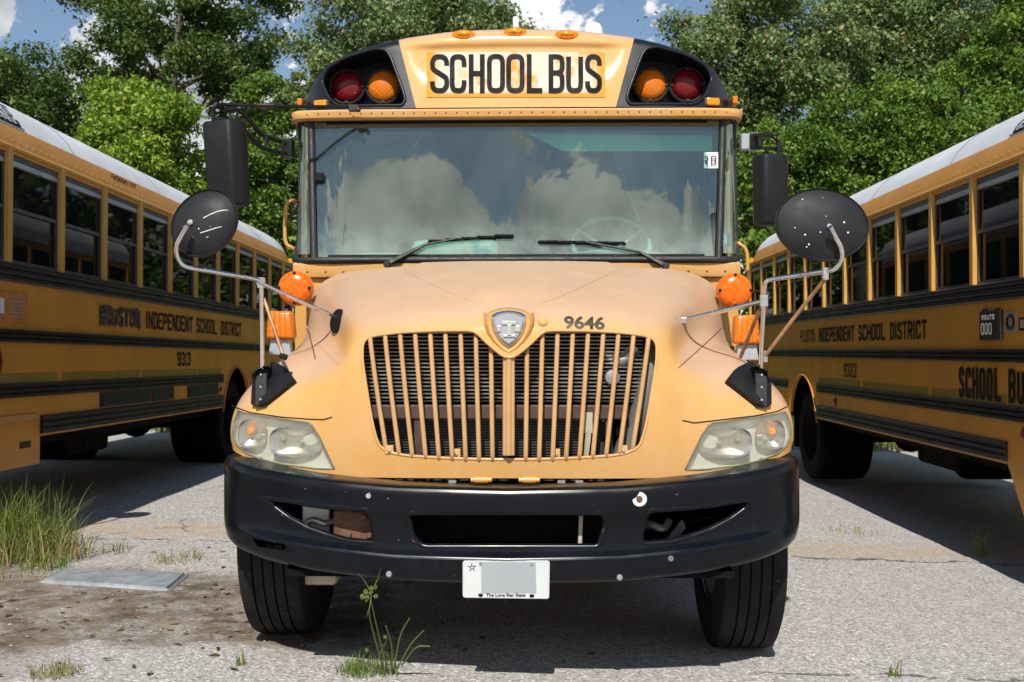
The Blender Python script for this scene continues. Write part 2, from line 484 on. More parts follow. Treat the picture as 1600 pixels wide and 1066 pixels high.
M['beige'] = simple('beige_plastic', (.42,.37,.28), .55, 0, .15, 8)
M['fin'] = simple('condenser_fin', (.62,.61,.58), .35, .8, .2, 30)
M['findark'] = simple('radiator_core', (.025,.025,.025), .6, .2, .3, 30)
M['print'] = simple('black_print', (.005,.005,.006), .6, 0, .2, 20, spec=.2)
M['signblack'] = simple('sign_letter_black', (.009,.010,.012), .7, 0, .12, 6, spec=.15)
M['numblack'] = simple('worn_number_vinyl', (.030,.022,.015), .5, 0, .5, 40)
M['scribble'] = simple('smudged_paint', (.02,.017,.014), .6, 0, .4, 30)
M['white'] = simple('white_paint', (.72,.71,.66), .45, 0, .05, 8)
M['paintchip'] = simple('bare_chip', (.70,.70,.68), .5, 0, .1, 30)
M['platewhite'] = simple('plate_white', (.50,.52,.52), .55, 0, .03, 10)
M['plategrey'] = simple('plate_blank_grey', (.285,.315,.325), .55, 0, .02, 4)
M['roofwhite'] = simple('weathered_white_roof', (.60,.62,.655), .5, 0, .10, 1.4, dust=.3, dustcol=(.45,.44,.42))
M['olive'] = simple('reflective_strip', (.24,.17,.022), .4, 0, .15, 6)
M['decal'] = simple('orange_decal', (.50,.19,.03), .5, 0, .2, 12)
M['smear'] = simple('bluish_smear', (.10,.10,.12), .6, 0, .3, 20)
M['greydecal'] = simple('grey_decal', (.30,.27,.2), .5, 0, .2, 14)
M['blank'] = simple('dark_plaque', (.012,.012,.012), .5, 0, .2, 14)
M['teal'] = simple('teal_visor', (.35,.80,.70), .4, 0, .08, 5)
M['dash'] = simple('pale_dash_top', (.36,.42,.40), .6, 0, .15, 5)
M['greybase'] = simple('grey_lamp_base', (.30,.32,.35), .45, 0, .1, 10)
M['hose2'] = simple('worn_badge_relief', (.45,.46,.44), .4, .3, .1, 10)
M['lensedge'] = simple('yellowed_lens_edge', (.16,.145,.085), .35, 0, .2, 20)
M['barpaint'] = simple('dull_grille_paint', (.48,.275,.115), .5, 0, .1, 6, dust=.3, dustcol=(.42,.28,.16), spec=.2)
M['sticker'] = simple('white_sticker', (.70,.72,.70), .5, 0, .03, 10)
M['bluest'] = simple('blue_sticker', (.03,.10,.20), .5, 0, .1, 10)
M['green'] = simple('green_trim', (.05,.16,.09), .5, 0, .1, 10)
def lens(name, col, rough=.28, cell=70, tr=.25, emit=0):
    t = NT(name)
    v = t.new('ShaderNodeTexChecker'); v.inputs['Scale'].default_value = cell; t.l.new(t.obj(), v.inputs['Vector'])
    ba = t.noise(cell*.8, 2)
    c = t.mix(v.outputs[1], tuple(x*.62 for x in col), col)
    c = t.mix(t.mr(t.noise(9, 3), .3, .7), c, tuple(x*.8 for x in col))
    t.set(Base_Color=c, Roughness=rough, Specular_IOR_Level=.4, Subsurface_Weight=tr, Subsurface_Radius=(.03,.012,.004))
    t.bump(v.outputs[1], .45, .003)
    return t.m
M['amber'] = lens('amber_lens', (.78,.20,.006))
M['amber2'] = lens('orange_lens', (.90,.16,.004), .22, 45)
M['amber3'] = lens('amber_marker_lens', (.95,.33,.008), .15, 40)
M['red'] = lens('red_lens', (.19,.004,.006))
def sign_mat():
    t = NT('peeling_reflective_sign')
    n = t.noise(3.4, 6, .6, t.scaled(t.obj(), (1.5, 1, 1)))
    crack = t.mr(t.noise(26, 8, .75, t.scaled(t.obj(), (1, 1, 1.6))), .56, .66)
    sp = t.new('ShaderNodeSeparateXYZ'); t.l.new(t.obj(), sp.inputs[0])
    m = t.mr(n, .33, .47)
    edge = t.math('MULTIPLY', t.mr(sp.outputs[2], 2.775, 2.80), t.mr(t.math('ABSOLUTE', sp.outputs[0]), .47, .40))
    m = t.math('MULTIPLY', m, edge)
    wht = t.mix(t.math('MULTIPLY', crack, .6), (.66,.52,.41), (.60,.31,.09))
    org = t.mix(t.math('MULTIPLY', crack, .35), (.62,.25,.025), (.62,.35,.14))
    t.set(Base_Color=t.mix(m, org, wht), Roughness=.6, Specular_IOR_Level=.15)
    t.bump(crack, .15, .001)
    return t.m
M['sign'] = sign_mat()
def windscreen():
    t = NT('windscreen_glass')
    t.n.remove(t.p)
    tr = t.new('ShaderNodeBsdfTransparent'); tr.inputs[0].default_value = (.55,.80,.72,1)
    gl = t.new('ShaderNodeBsdfGlossy'); gl.inputs['Roughness'].default_value = .0; gl.inputs[0].default_value = (.86,.94,.80,1)
    lw = t.new('ShaderNodeLayerWeight')
    f = t.math('ADD', t.math('MULTIPLY', t.math('POWER', lw.outputs[1], 4.0), .6), .245)
    m1 = t.new('ShaderNodeMixShader'); t.l.new(f, m1.inputs[0]); t.l.new(tr.outputs[0], m1.inputs[1]); t.l.new(gl.outputs[0], m1.inputs[2])
    df = t.new('ShaderNodeBsdfDiffuse'); df.inputs[0].default_value = (.46,.60,.55,1)
    sp = t.new('ShaderNodeSeparateXYZ'); t.l.new(t.obj(), sp.inputs[0])
    film = t.math('MULTIPLY', t.mr(sp.outputs[2], 2.14, 1.88, .012, .20), t.mr(t.noise(9, 7, .65), .3, .7, .4, 1.3))
    wipe = t.noise(3.0, 5, .6, t.scaled(t.obj(), (1, 1, .5)))
    film = t.math('ADD', film, t.mr(wipe, .40, .75, .012, .05))
    sp2 = t.mr(t.noise(160, 2), .74, .78, 0, .12)
    film = t.math('ADD', film, sp2)
    m2 = t.new('ShaderNodeMixShader'); t.l.new(film, m2.inputs[0]); t.l.new(m1.outputs[0], m2.inputs[1]); t.l.new(df.outputs[0], m2.inputs[2])
    t.l.new(m2.outputs[0], t.out.inputs[0])
    return t.m
M['screen'] = windscreen()
def lampglass():
    t = NT('hazed_headlamp_lens')
    t.n.remove(t.p)
    tr = t.new('ShaderNodeBsdfTransparent'); tr.inputs[0].default_value = (.95,.945,.90,1)
    gl = t.new('ShaderNodeBsdfGlossy'); gl.inputs['Roughness'].default_value = .06
    lw = t.new('ShaderNodeLayerWeight')
    fl = t.math('ADD', t.math('MULTIPLY', t.math('POWER', lw.outputs[1], 4.0), .6), .04)
    m1 = t.new('ShaderNodeMixShader'); t.l.new(fl, m1.inputs[0]); t.l.new(tr.outputs[0], m1.inputs[1]); t.l.new(gl.outputs[0], m1.inputs[2])
    df = t.new('ShaderNodeBsdfDiffuse'); df.inputs[0].default_value = (.60,.58,.47,1)
    f = t.mr(t.noise(7, 6, .6), .35, .7, .08, .19)
    m2 = t.new('ShaderNodeMixShader'); t.l.new(f, m2.inputs[0]); t.l.new(m1.outputs[0], m2.inputs[1]); t.l.new(df.outputs[0], m2.inputs[2])
    t.l.new(m2.outputs[0], t.out.inputs[0])
    return t.m
M['lampglass'] = lampglass()
def darkglass():
    t = NT('tinted_window_glass')
    t.set(Base_Color=(.006,.007,.008), Roughness=.02, Specular_IOR_Level=.09, IOR=1.5)
    t.bump(t.noise(1.3, 1), .012, .05)
    return t.m
M['pane'] = darkglass()
def ground_mat():
    t = NT('worn_exposed_aggregate')
    g = t.new('ShaderNodeNewGeometry').outputs['Position']
    s = t.new('ShaderNodeSeparateXYZ'); t.l.new(g, s.inputs[0]); X, Y = s.outputs[0], s.outputs[1]
    v = t.new('ShaderNodeTexVoronoi'); v.inputs['Scale'].default_value = 82; t.l.new(t.scaled(g, (1, 1, .2)), v.inputs['Vector'])
    hs = t.new('ShaderNodeSeparateColor'); t.l.new(v.outputs['Color'], hs.inputs[0])
    ramp = t.new('ShaderNodeValToRGB'); cr = ramp.color_ramp
    cr.elements[0].position = 0; cr.elements[0].color = (.10,.095,.09,1)
    cr.elements[1].position = 1; cr.elements[1].color = (.84,.81,.77,1)
    for p, c in ((.22,(.28,.268,.255,1)),(.5,(.40,.388,.37,1)),(.78,(.46,.435,.40,1))):
        e = cr.elements.new(p); e.color = c
    t.l.new(hs.outputs[0], ramp.inputs[0])
    mort = t.mr(v.outputs['Distance'], .28, .62, 0, .55)
    big = t.noise(.55, 8, .62, g); mid = t.noise(3.2, 8, .65, g)
    peb = t.mix(mort, ramp.outputs[0], (.32,.31,.295))
    peb = t.mix(t.mr(mid, .32, .70, .0, .18), peb, (.43,.415,.39))
    peb = t.mix(t.mr(big, .40, .68, .0, .28), peb, (.31,.30,.285), 'MIX')
    oil = t.mr(t.noise(1.7, 7, .66, t.scaled(g, (1, 1, 1), (2.3, 5.1, 0))), .58, .72, 0, .38)
    peb = t.mix(oil, peb, (.20,.19,.18))
    # brown silt on the left, washed over the concrete
    w1 = t.noise(1.15, 7, .62, g); w2 = t.noise(7, 6, .6, g)
    def band(v_, a, b): return t.mr(v_, a, b)
    Yd = t.math('ADD', Y, t.math('MULTIPLY', t.math('SUBTRACT', w1, .5), 1.3))
    Yd = t.math('ADD', Yd, t.math('MULTIPLY', t.math('SUBTRACT', w2, .5), .35))
    Xd = t.math('ADD', X, t.math('MULTIPLY', t.math('SUBTRACT', w1, .5), .9))
    lo = t.math('ADD', 4.75, t.math('MULTIPLY', t.math('ADD', X, 1.0), .10))
    dirt = t.math('MULTIPLY', t.mr(t.math('SUBTRACT', Yd, lo), -.12, .14), t.mr(Yd, 6.35, 6.0))
    dirt = t.math('MULTIPLY', dirt, t.mr(Xd, -.65, -.95))
    lft = t.math('MULTIPLY', t.mr(Xd, -2.05, -2.35), t.mr(Yd, 6.6, 6.2))
    dirt = t.math('MAXIMUM', dirt, lft)
    dirt = t.math('MULTIPLY', dirt, t.mr(t.noise(5.5, 8, .7, t.scaled(g, (1, 1, 1), (4, 9, 2))), .36, .56, .45, 1))
    soil = t.mix(t.mr(t.noise(11, 8, .7, g), .3, .7), (.075,.058,.041), (.19,.145,.105))
    soil = t.mix(t.mr(t.noise(2.4, 6, .6, g), .48, .66, 0, .7), soil, (.27,.225,.18))
    soil = t.mix(t.mr(t.noise(55, 3, .6, g), .64, .70, 0, .7), soil, (.42,.38,.34))
    # tan grit washed into the joint across the yard
    jd = t.math('ABSOLUTE', t.math('SUBTRACT', t.math('ADD', Y, t.math('MULTIPLY', t.math('SUBTRACT', w1, .5), .35)), 7.75))
    grit = t.math('MULTIPLY', t.mr(jd, .42, .18), t.mr(w2, .38, .62, .15, .7))
    crackn = t.math('ABSOLUTE', t.math('SUBTRACT', t.math('ADD', Y, t.math('MULTIPLY', t.math('SUBTRACT', t.noise(2.6, 7, .7, g), .5), .5)), 7.36))
    crack = t.math('MULTIPLY', t.mr(crackn, .022, .006), t.mr(t.noise(5, 3, .5, g), .40, .50))
    c2 = t.math('ABSOLUTE', t.math('SUBTRACT', t.math('ADD', Y, t.math('MULTIPLY', t.math('SUBTRACT', t.noise(2.1, 7, .7, g), .5), .35)), 4.62))
    crack2 = t.math('MULTIPLY', t.math('MULTIPLY', t.mr(c2, .016, .005), t.mr(X, .85, 1.1)), t.mr(t.noise(6, 3, .5, g), .42, .52, 0, .8))
    vo = t.new('ShaderNodeTexVoronoi', feature='DISTANCE_TO_EDGE'); vo.inputs['Scale'].default_value = 1.15
    t.l.new(t.mix(.16, g, t.noise(4, 5, .6, g)), vo.inputs['Vector'])
    c3 = t.math('MULTIPLY', t.mr(vo.outputs['Distance'], .012, .003), t.math('MULTIPLY', t.mr(X, -1.6, -2.0), t.mr(t.noise(3, 2, .5, g), .5, .6, 0, .6)))
    cr_all = t.math('MAXIMUM', t.math('MAXIMUM', crack, crack2), c3)
    c = t.mix(grit, peb, (.40,.30,.20))
    c = t.mix(dirt, c, soil)
    c = t.mix(t.math('MULTIPLY', cr_all, .85), c, (.055,.043,.032))
    # grass verge beyond the yard
    ver = t.mr(t.math('ADD', Y, t.math('MULTIPLY', t.math('SUBTRACT', w1, .5), 1.2)), 16.6, 17.2)
    c = t.mix(ver, c, t.mix(t.mr(mid, .3, .7), (.10,.12,.03), (.20,.16,.07)))
    t.set(Base_Color=c, Roughness=.85, Specular_IOR_Level=.3)
    h = t.math('ADD', t.math('MULTIPLY', t.math('SUBTRACT', 1.0, v.outputs['Distance']), .55), t.math('MULTIPLY', mid, 1.2))
    h = t.math('SUBTRACT', h, t.math('MULTIPLY', cr_all, 2.0))
    t.bump(h, .85, .006)
    return t.m
M['ground'] = ground_mat()
def plate_mat():
    t = NT('weathered_steel_cover')
    g = t.obj()
    w = t.new('ShaderNodeTexWave'); w.inputs['Scale'].default_value = 16; w.bands_direction = 'DIAGONAL'; t.l.new(g, w.inputs['Vector'])
    c = t.mix(t.mr(t.noise(12, 7, .65), .3, .7), (.20,.225,.25), (.34,.36,.37))
    c = t.mix(t.mr(t.noise(5, 6, .6), .62, .75, 0, .7), c, (.25,.19,.13))
    t.set(Base_Color=c, Roughness=.6, Metallic=.2); t.bump(w.outputs[1], .25, .003)
    return t.m
M['steel'] = plate_mat()
def leaf_mat(name, stops, trans=.30, rough=.5):
    t = NT(name)
    at = t.new('ShaderNodeAttribute', attribute_name='tint')
    r = t.new('ShaderNodeValToRGB'); cr = r.color_ramp
    cr.elements[0].position = stops[0][0]; cr.elements[0].color = (*stops[0][1], 1)
    cr.elements[1].position = stops[-1][0]; cr.elements[1].color = (*stops[-1][1], 1)
    for p, c in stops[1:-1]:
        e = cr.elements.new(p); e.color = (*c, 1)
    t.l.new(at.outputs['Fac'], r.inputs[0])
    t.set(Base_Color=r.outputs[0], Roughness=rough, Specular_IOR_Level=.35)
    tl = t.new('ShaderNodeBsdfTranslucent')
    t.l.new(t.mix(.5, r.outputs[0], (.12,.16,.01)), tl.inputs[0])
    m = t.new('ShaderNodeMixShader'); m.inputs[0].default_value = trans
    t.l.new(t.p.outputs[0], m.inputs[1]); t.l.new(tl.outputs[0], m.inputs[2]); t.l.new(m.outputs[0], t.out.inputs[0])
    return t.m
M['leaf_oak'] = leaf_mat('dark_oak_leaf', [(0,(0.037,0.069,0.015)),(.5,(0.074,0.127,0.026)),(1,(0.161,0.213,0.046))])
M['leaf_light'] = leaf_mat('fresh_green_leaf', [(0,(0.083,0.165,0.018)),(.5,(0.180,0.300,0.027)),(.9,(0.300,0.420,0.045)),(1,(0.360,0.225,0.045))])
M['leaf_grey'] = leaf_mat('pale_poplar_leaf', [(0,(0.068,0.118,0.041)),(.5,(0.152,0.221,0.068)),(.93,(0.304,0.373,0.166)),(1,(0.386,0.262,0.138))])
M['leaf_mid'] = leaf_mat('mid_green_leaf', [(0,(0.041,0.098,0.013)),(.5,(0.098,0.188,0.022)),(1,(0.209,0.320,0.041))])
M['blade'] = leaf_mat('grass_blade', [(0,(.10,.16,.025)),(.6,(.19,.25,.05)),(.85,(.30,.28,.10)),(1,(.38,.27,.13))], .35)
M['blade_dry'] = leaf_mat('dry_blade', [(0,(.16,.20,.06)),(.5,(.30,.26,.11)),(1,(.42,.28,.14))], .25)
M['bark'] = simple('bark', (.10,.085,.07), .85, 0, .3, 9, .5, 40)
# ------------------------------------------------------------------ ground
def build_ground():
    xs = sorted(set([-900,-300,-120,-60,-30,-18,-12,-9,-7] + [round(-6+i*.2, 3) for i in range(61)] + [7,9,12,18,30,60,120,300,900]))
    ys = sorted(set([-900,-200,-60,-20,-8,-3,0,2] + [round(3+i*.15, 3) for i in range(64)] + [13.5+i for i in range(9)] + [26,34,50,90,200,500,1200]))
    rnd = random.Random(3)
    rows = []
    for y in ys:
        row = []
        for x in xs:
            z = gz(x)
            if abs(x) < 6.5 and 3 < y < 13: z += .006*math.sin(x*2.3+y*.7)*math.sin(y*1.9) + rnd.uniform(-.0015, .0015)
            row.append((x, y, z))
        rows.append(row)
    o = MB().grid(rows).build('ground', M['ground'], smooth=80, recalc=False)
    tag(o, kind='structure')
build_ground()

# steel cover let into the ground
cvp = [G(66, 912), G(100, 894), G(291, 900), G(262, 925)]
c0 = sum(cvp, Vector())/4
cov = thing('access_cover', 'grey ribbed steel access cover set in the brown dirt', 'utility cover', c0)
rel = [p-c0 for p in cvp]
MB().prism([p*.975+Vector((0,0,-.02)) for p in rel], (0,0,.044)).build('lid', M['steel'], cov, bevel=.004)
mb = MB()
for a, b in zip(rel, rel[1:]+rel[:1]): mb.tube([a*1.01+Vector((0,0,.006)), b*1.01+Vector((0,0,.006))], .013, 4)
mb.build('rim', M['steel'], cov)

# ------------------------------------------------------------------ plants
def leaf_cloud(centres, radii, n, size, rnd, flat=.6, tint_c=None, aspect=.55, up=.35, shell=.55):
    """n leaf quads spread through clumps; returns mesh with a per-leaf tint"""
    cs = np.array(centres); rs = np.array(radii)
    w = rs[:, 0]**2; w = w/w.sum()
    k = rnd.choice(len(cs), n, p=w)
    d = rnd.normal(size=(n, 3)); d /= np.linalg.norm(d, axis=1)[:, None]
    rad = rnd.random(n)**shell; rad = np.where(rnd.random(n) < .14, rad*1.7, rad)
    pos = cs[k]+d*rad[:, None]*rs[k]
    nor = d*.55+rnd.normal(size=(n, 3))*.8; nor[:, 2] += up
    nor /= np.linalg.norm(nor, axis=1)[:, None]
    a = rnd.normal(size=(n, 3)); a -= nor*(a*nor).sum(1)[:, None]; a /= np.linalg.norm(a, axis=1)[:, None]
    b = np.cross(nor, a)
    L = size*(.5+1.1*rnd.random(n)**1.4)[:, None]; Wd = L*aspect
    v = np.empty((n, 4, 3))
    v[:, 0] = pos-a*L*.5; v[:, 2] = pos+a*L*.5+nor*L*-.12
    v[:, 1] = pos+b*Wd*.5+a*L*.04; v[:, 3] = pos-b*Wd*.5+a*L*.04
    me = bpy.data.meshes.new('crown')
    me.vertices.add(4*n); me.vertices.foreach_set('co', v.reshape(-1))
    me.loops.add(4*n); me.loops.foreach_set('vertex_index', np.arange(4*n, dtype=np.int32))
    me.polygons.add(n); me.polygons.foreach_set('loop_start', np.arange(0, 4*n, 4, dtype=np.int32)); me.polygons.foreach_set('loop_total', np.full(n, 4, dtype=np.int32))
    me.update(calc_edges=True)
    ct = rnd.random(len(cs)) if tint_c is None else tint_c
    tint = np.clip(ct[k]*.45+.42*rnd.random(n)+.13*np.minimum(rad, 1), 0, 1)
    tint[rnd.random(n) < .015] = 1
    at = me.attributes.new('tint', 'FLOAT', 'POINT'); at.data.foreach_set('value', np.repeat(tint, 4).astype(np.float32))
    return me
def tree(px, py, rx, ry, Y, n, size, mat, label, seed, depth=None, clumps=60, name='leafy_tree', fill=.72, csize=.30, up=.35):
    """a tree whose crown is centred where the pixel points at distance Y, rx/ry its half size in pixels"""
    rnd = np.random.default_rng(seed); pr = random.Random(seed)
    c = W(px, py, Y); s = Y/FPX; RX, RZ = rx*s, ry*s; RY = depth or RX*.8
    gx = gz(c.x)
    root = thing(name, label, 'tree', (c.x, c.y, gx), 'trees behind the buses')
    base = Vector((c.x, c.y, gx)); cen = c-base
    cs, rs = [], []
    clumps = int(clumps*1.8)
    for i in range(clumps):
        d = Vector((pr.gauss(0, 1), pr.gauss(0, 1), pr.gauss(0, 1))).normalized()
        q = pr.random()**.42*fill+.12
        lump = 1+.25*math.sin(3.1*d.x+seed)*math.cos(2.7*d.z+seed*2)
        p = cen+Vector((d.x*RX, d.y*RY, d.z*RZ))*q*lump
        if p.z < .5: p.z = .5+pr.random()*.6
        r = csize*.72*min(RX, RZ)*pr.uniform(.4, 1.4)*(1.2-.45*q)
        cs.append(tuple(p)); rs.append((r*1.15, r*1.1, r*.8))
    me = leaf_cloud(cs, rs, n, size, rnd, up=up)
    link('crown', me, M[mat], root)
    tb = MB(); r0 = max(.10, .045*(RX+RZ))
    top = Vector((cen.x, cen.y, cen.z+RZ*.55))
    pts = [Vector((pr.uniform(-.1,.1), 0, -.1)), Vector((pr.uniform(-.2,.2), 0, top.z*.3)), Vector((pr.uniform(-.35,.35), pr.uniform(-.2,.2), top.z*.6)), top]
    tp = catmull(pts, 6); tb.tube(tp, [lerp(r0, r0*.15, i/(len(tp)-1)) for i in range(len(tp))], 8)
    tb.build('trunk', M['bark'], root, smooth=60)
    for i in range(0, clumps, 9):
        e = Vector(cs[i]); k = min(len(tp)-2, max(3, int(len(tp)*min(.9, max(.25, (e.z-RZ*.45)/max(.5, top.z))))))
        st = tp[k]; md = st.lerp(e, .5)+Vector((0, 0, -.08*(e-st).length))
        lp = catmull([st, md, e], 4)
        MB().tube(lp, [lerp(r0*.38, r0*.07, j/(len(lp)-1)) for j in range(len(lp))], 6).build('branch', M['bark'], root, smooth=60)
    return root

tree(36, 205, 170, 175, 27, 59799, 0.109, 'leaf_oak', 'dark green tree at the far left edge behind the left bus', 11, clumps=70)
tree(285, 60, 175, 175, 29, 59799, 0.122, 'leaf_oak', 'tall dark tree with loose outer twigs and sky showing through', 12, clumps=70, fill=.85, csize=.24)
tree(225, 245, 130, 165, 23, 69000, 0.090, 'leaf_light', 'bright yellow green tree between the left bus roof and the tall black mirror', 13, clumps=75)
tree(415, 265, 95, 175, 25, 50599, 0.090, 'leaf_mid', 'narrow mid green tree behind the tall black mirror with the crossbar', 14, clumps=55)
tree(672, 72, 242, 152, 28, 82800, 0.109, 'leaf_grey', 'broad pale green tree rising over the yellow bus roof', 15, clumps=80)
tree(478, 190, 75, 125, 26.5, 24000, .11, 'leaf_grey', 'slim pale green tree between the mirror crossbar and the black roof corner', 23, clumps=45)
tree(1185, 105, 172, 150, 27, 69000, 0.109, 'leaf_grey', 'pale green tree with browned leaves beside the black cap corner of the bus', 16, clumps=75, fill=.8)
tree(1450, 65, 230, 190, 29, 92000, 0.115, 'leaf_grey', 'huge pale green tree towering above the right bus roof', 17, clumps=90)
tree(1255, 290, 130, 170, 23, 69000, 0.090, 'leaf_mid', 'dark green bushy tree behind the short black mirror', 18, clumps=70)
tree(1440, 235, 125, 130, 22.5, 59799, 0.090, 'leaf_mid', 'rounded green tree just above the right bus roof', 19, clumps=65)
tree(1590, 150, 100, 200, 25, 50599, 0.096, 'leaf_mid', 'dark green tree at the far right edge above the roof lettering', 20, clumps=60)
tree(-190, 180, 170, 230, 26, 27599, 0.128, 'leaf_oak', 'dark tree standing beyond the left edge of the yard', 21, clumps=50)
tree(1790, 170, 170, 230, 27, 27599, 0.128, 'leaf_mid', 'green tree standing beyond the right edge of the yard', 22, clumps=50)
# undergrowth along the back of the yard: one mass nobody could count
rnd = np.random.default_rng(5); pr = random.Random(5)
cs, rs = [], []
for i in range(260):
    x = pr.uniform(-19, 19); y = pr.uniform(21.5, 31); z = abs(pr.gauss(0, 1))*1.5+.4
    r = pr.uniform(.6, 1.3); cs.append((x, y, min(z, 3.9))); rs.append((r, r, r*.8))
u = link('undergrowth', leaf_cloud(cs, rs, 60000, .17, rnd), M['leaf_mid'])
tag(u, 'dark green undergrowth filling the gap beneath the trees', 'undergrowth', kind='stuff')
cs, rs = [], []
for i in range(420):
    x = pr.uniform(-34, 34); y = pr.uniform(34, 40); z = pr.random()**.7*7.2
    r = pr.uniform(1.0, 1.9); cs.append((x, y, z)); rs.append((r, r, r))
u = link('far_wood', leaf_cloud(cs, rs, 42000, .42, rnd, aspect=.8), M['leaf_oak'])
tag(u, 'dark wood seen through the gaps between the trees', 'wood', kind='stuff')

def blades(spots, rnd, hmin, hmax, lean, wid, seg=4, tintlo=0, tinthi=1, droop=.5):
    """grass blades as tapered bent strips; spots = list of (x,y,z)"""
    V, F, T = [], [], []
    for (x, y, z) in spots:
        h = rnd.uniform(hmin, hmax); a = rnd.uniform(0, 2*PI); l = lean*rnd.random()**.7*h
        dx, dy = math.cos(a)*l, math.sin(a)*l; w = wid*rnd.uniform(.6, 1.3); b = rnd.uniform(0, PI)
        ux, uy = math.cos(b)*w, math.sin(b)*w; t0 = rnd.uniform(tintlo, tinthi); n0 = len(V)
        for k in range(seg+1):
            t = k/seg; bend = t**1.8; zz = h*(t-droop*l/h*t**2.5) if h else 0
            q = (1-t)**.7
            V.append((x+dx*bend-ux*q, y+dy*bend-uy*q, z+zz)); V.append((x+dx*bend+ux*q, y+dy*bend+uy*q, z+zz))
            T += [t0, t0]
        for k in range(seg): F.append((n0+2*k, n0+2*k+1, n0+2*k+3, n0+2*k+2))
    me = bpy.data.meshes.new('blades'); me.from_pydata(V, [], F); me.update()
    at = me.attributes.new('tint', 'FLOAT', 'POINT'); at.data.foreach_set('value', np.array(T, dtype=np.float32))
    return me
def clump_spots(c, r, n, rnd, sq=(1, 1)):
    out = []
    for _ in range(n):
        a, q = rnd.uniform(0, 2*PI), r*rnd.random()**.6
        out.append((c[0]+math.cos(a)*q*sq[0], c[1]+math.sin(a)*q*sq[1], 0))
    return out
# the tall grass clump by the left bus
rnd_ = random.Random(31)
gp = G(6, 868)
root = thing('grass_clump', 'tall tangled clump of wild grass at the corner of the left bus', 'grass', gp)
root['kind'] = 'stuff'
tall = [s for s in clump_spots((0, 0), .44, 900, rnd_, (1.0, .8))] + [s for s in clump_spots((-.45, .12), .5, 700, rnd_)]
link('blade', blades(tall, rnd_, .16, .56, .75, .0036, 5, 0, .75, .5), M['blade'], root)['kind'] = 'stuff'
low = clump_spots((.02, -.05), .52, 1300, rnd_, (1.05, .8)) + clump_spots((-.5, .0), .5, 500, rnd_)
link('dry_blade', blades(low, rnd_, .06, .32, .9, .0032, 4, 0, 1, .6), M['blade_dry'], root)['kind'] = 'stuff'
def weed(px, py, n, h, r, label, mat='blade', seed=1, wid=.003, lean=.6, name='grass_tuft', lo=0, hi=.8):
    q = random.Random(seed); p = G(px, py)
    o = link(name, blades(clump_spots((0, 0), r, n, q), q, h*.4, h, lean, wid, 4, lo, hi), M[mat], loc=p)
    return tag(o, label, 'weed', 'small weeds growing in the yard')
weed(275, 876, 90, .11, .16, 'low straggly tuft in the crack right of the steel cover', 'blade_dry', 41, .003, 1.0)
weed(180, 862, 40, .10, .12, 'thin sprig of grass in the crack above the steel cover', 'blade', 42)
weed(70, 890, 70, .20, .14, 'spiky green tuft between the grass clump and the steel cover', 'blade', 43, .004)
weed(88, 1053, 160, .07, .10, 'small mossy tuft on the dirt at the lower left', 'blade_dry', 44, .003, .9)
weed(1531, 868, 26, .30, .05, 'upright green tuft on the shadow line of the right bus', 'blade', 45, .004, .55)
weed(1396, 1058, 14, .12, .03, 'small seedling in the concrete at the lower right', 'blade', 46, .004)
weed(1330, 832, 60, .08, .22, 'sparse dry weeds along the joint right of the bumper', 'blade_dry', 47, .003, 1.0)
weed(372, 1040, 10, .10, .03, 'tiny sprout in the gravel below the left tyre', 'blade', 48, .004)
weed(25, 905, 40, .14, .2, 'ragged runner of grass at the left edge of the dirt', 'blade_dry', 49, .003, 1.0)
# sedge in front of the bumper, its flower heads over the black shadow
sp = G(598, 1056)
sg = thing('sedge_plant', 'tall sedge with pale green flower heads in front of the bumper', 'weed', sp, 'small weeds growing in the yard')
q = random.Random(50)
link('blade', blades(clump_spots((.02, 0), .05, 20, q), q, .08, .26, .65, .003, 6, 0, .5, .5), M['blade'], sg)
link('moss', blades(clump_spots((-.10, .03), .10, 300, q), q, .02, .10, .8, .0022, 4, 0, .5, .4), M['blade'], sg)['kind'] = 'stuff'
def px_rel(x, y, Y): return W(x, y, Y)-sp
mb = MB()
for pts in ([(606,1050),(590,985),(580,940)], [(600,1050),(585,995),(577,960),(579,942)], [(612,1052),(612,1010),(603,978)], [(618,1050),(640,1010),(662,985)], [(615,1050),(625,995),(640,966)], [(628,1040),(650,1012),(672,1010)]):
    P = catmull([px_rel(x, y, sp.y-.34*max(0, min(1, (1050-y)/115))) for i, (x, y) in enumerate(pts)], 6)
    mb.tube(P, [lerp(.0042, .0022, i/(len(P)-1)) for i in range(len(P))], 5)
stm = mb.mesh('stem'); at = stm.attributes.new('tint', 'FLOAT', 'POINT'); at.data.foreach_set('value', np.full(len(stm.vertices), .55, dtype=np.float32))
link('stem', stm, M['blade'], sg)
for (x, y, r) in ((573,934,.010),(580,920,.009),(586,919,.008),(566,933,.009),(573,938,.008),(587,933,.009),(579,927,.009),(572,926,.010),(566,935,.007),(602,996,.008),(573,1017,.008)):
    c = px_rel(x, y, sp.y-.34*max(0, min(1, (1050-y)/115))); pts = [c+Vector((q.gauss(0, 1), q.gauss(0, 1), q.gauss(0, 1))).normalized()*r*q.uniform(.3, 1) for _ in range(70)]
    me = blades([tuple(p) for p in pts], q, .005, .010, .5, .0022, 2, .55, .8); link('flower_head', me, M['blade'], sg)
mb = MB()
for a in ((579,925,560,896),(582,922,595,888),(580,930,572,965)):
    mb.tube([px_rel(a[0], a[1], sp.y-.35), px_rel((a[0]+a[2])/2+2, (a[1]+a[3])/2, sp.y-.36), px_rel(a[2], a[3], sp.y-.38)], [.0022, .0018, .0006], 4)
bm_ = mb.mesh('bract'); at = bm_.attributes.new('tint', 'FLOAT', 'POINT'); at.data.foreach_set('value', np.full(len(bm_.vertices), .3, dtype=np.float32))
link('bract', bm_, M['blade'], sg)
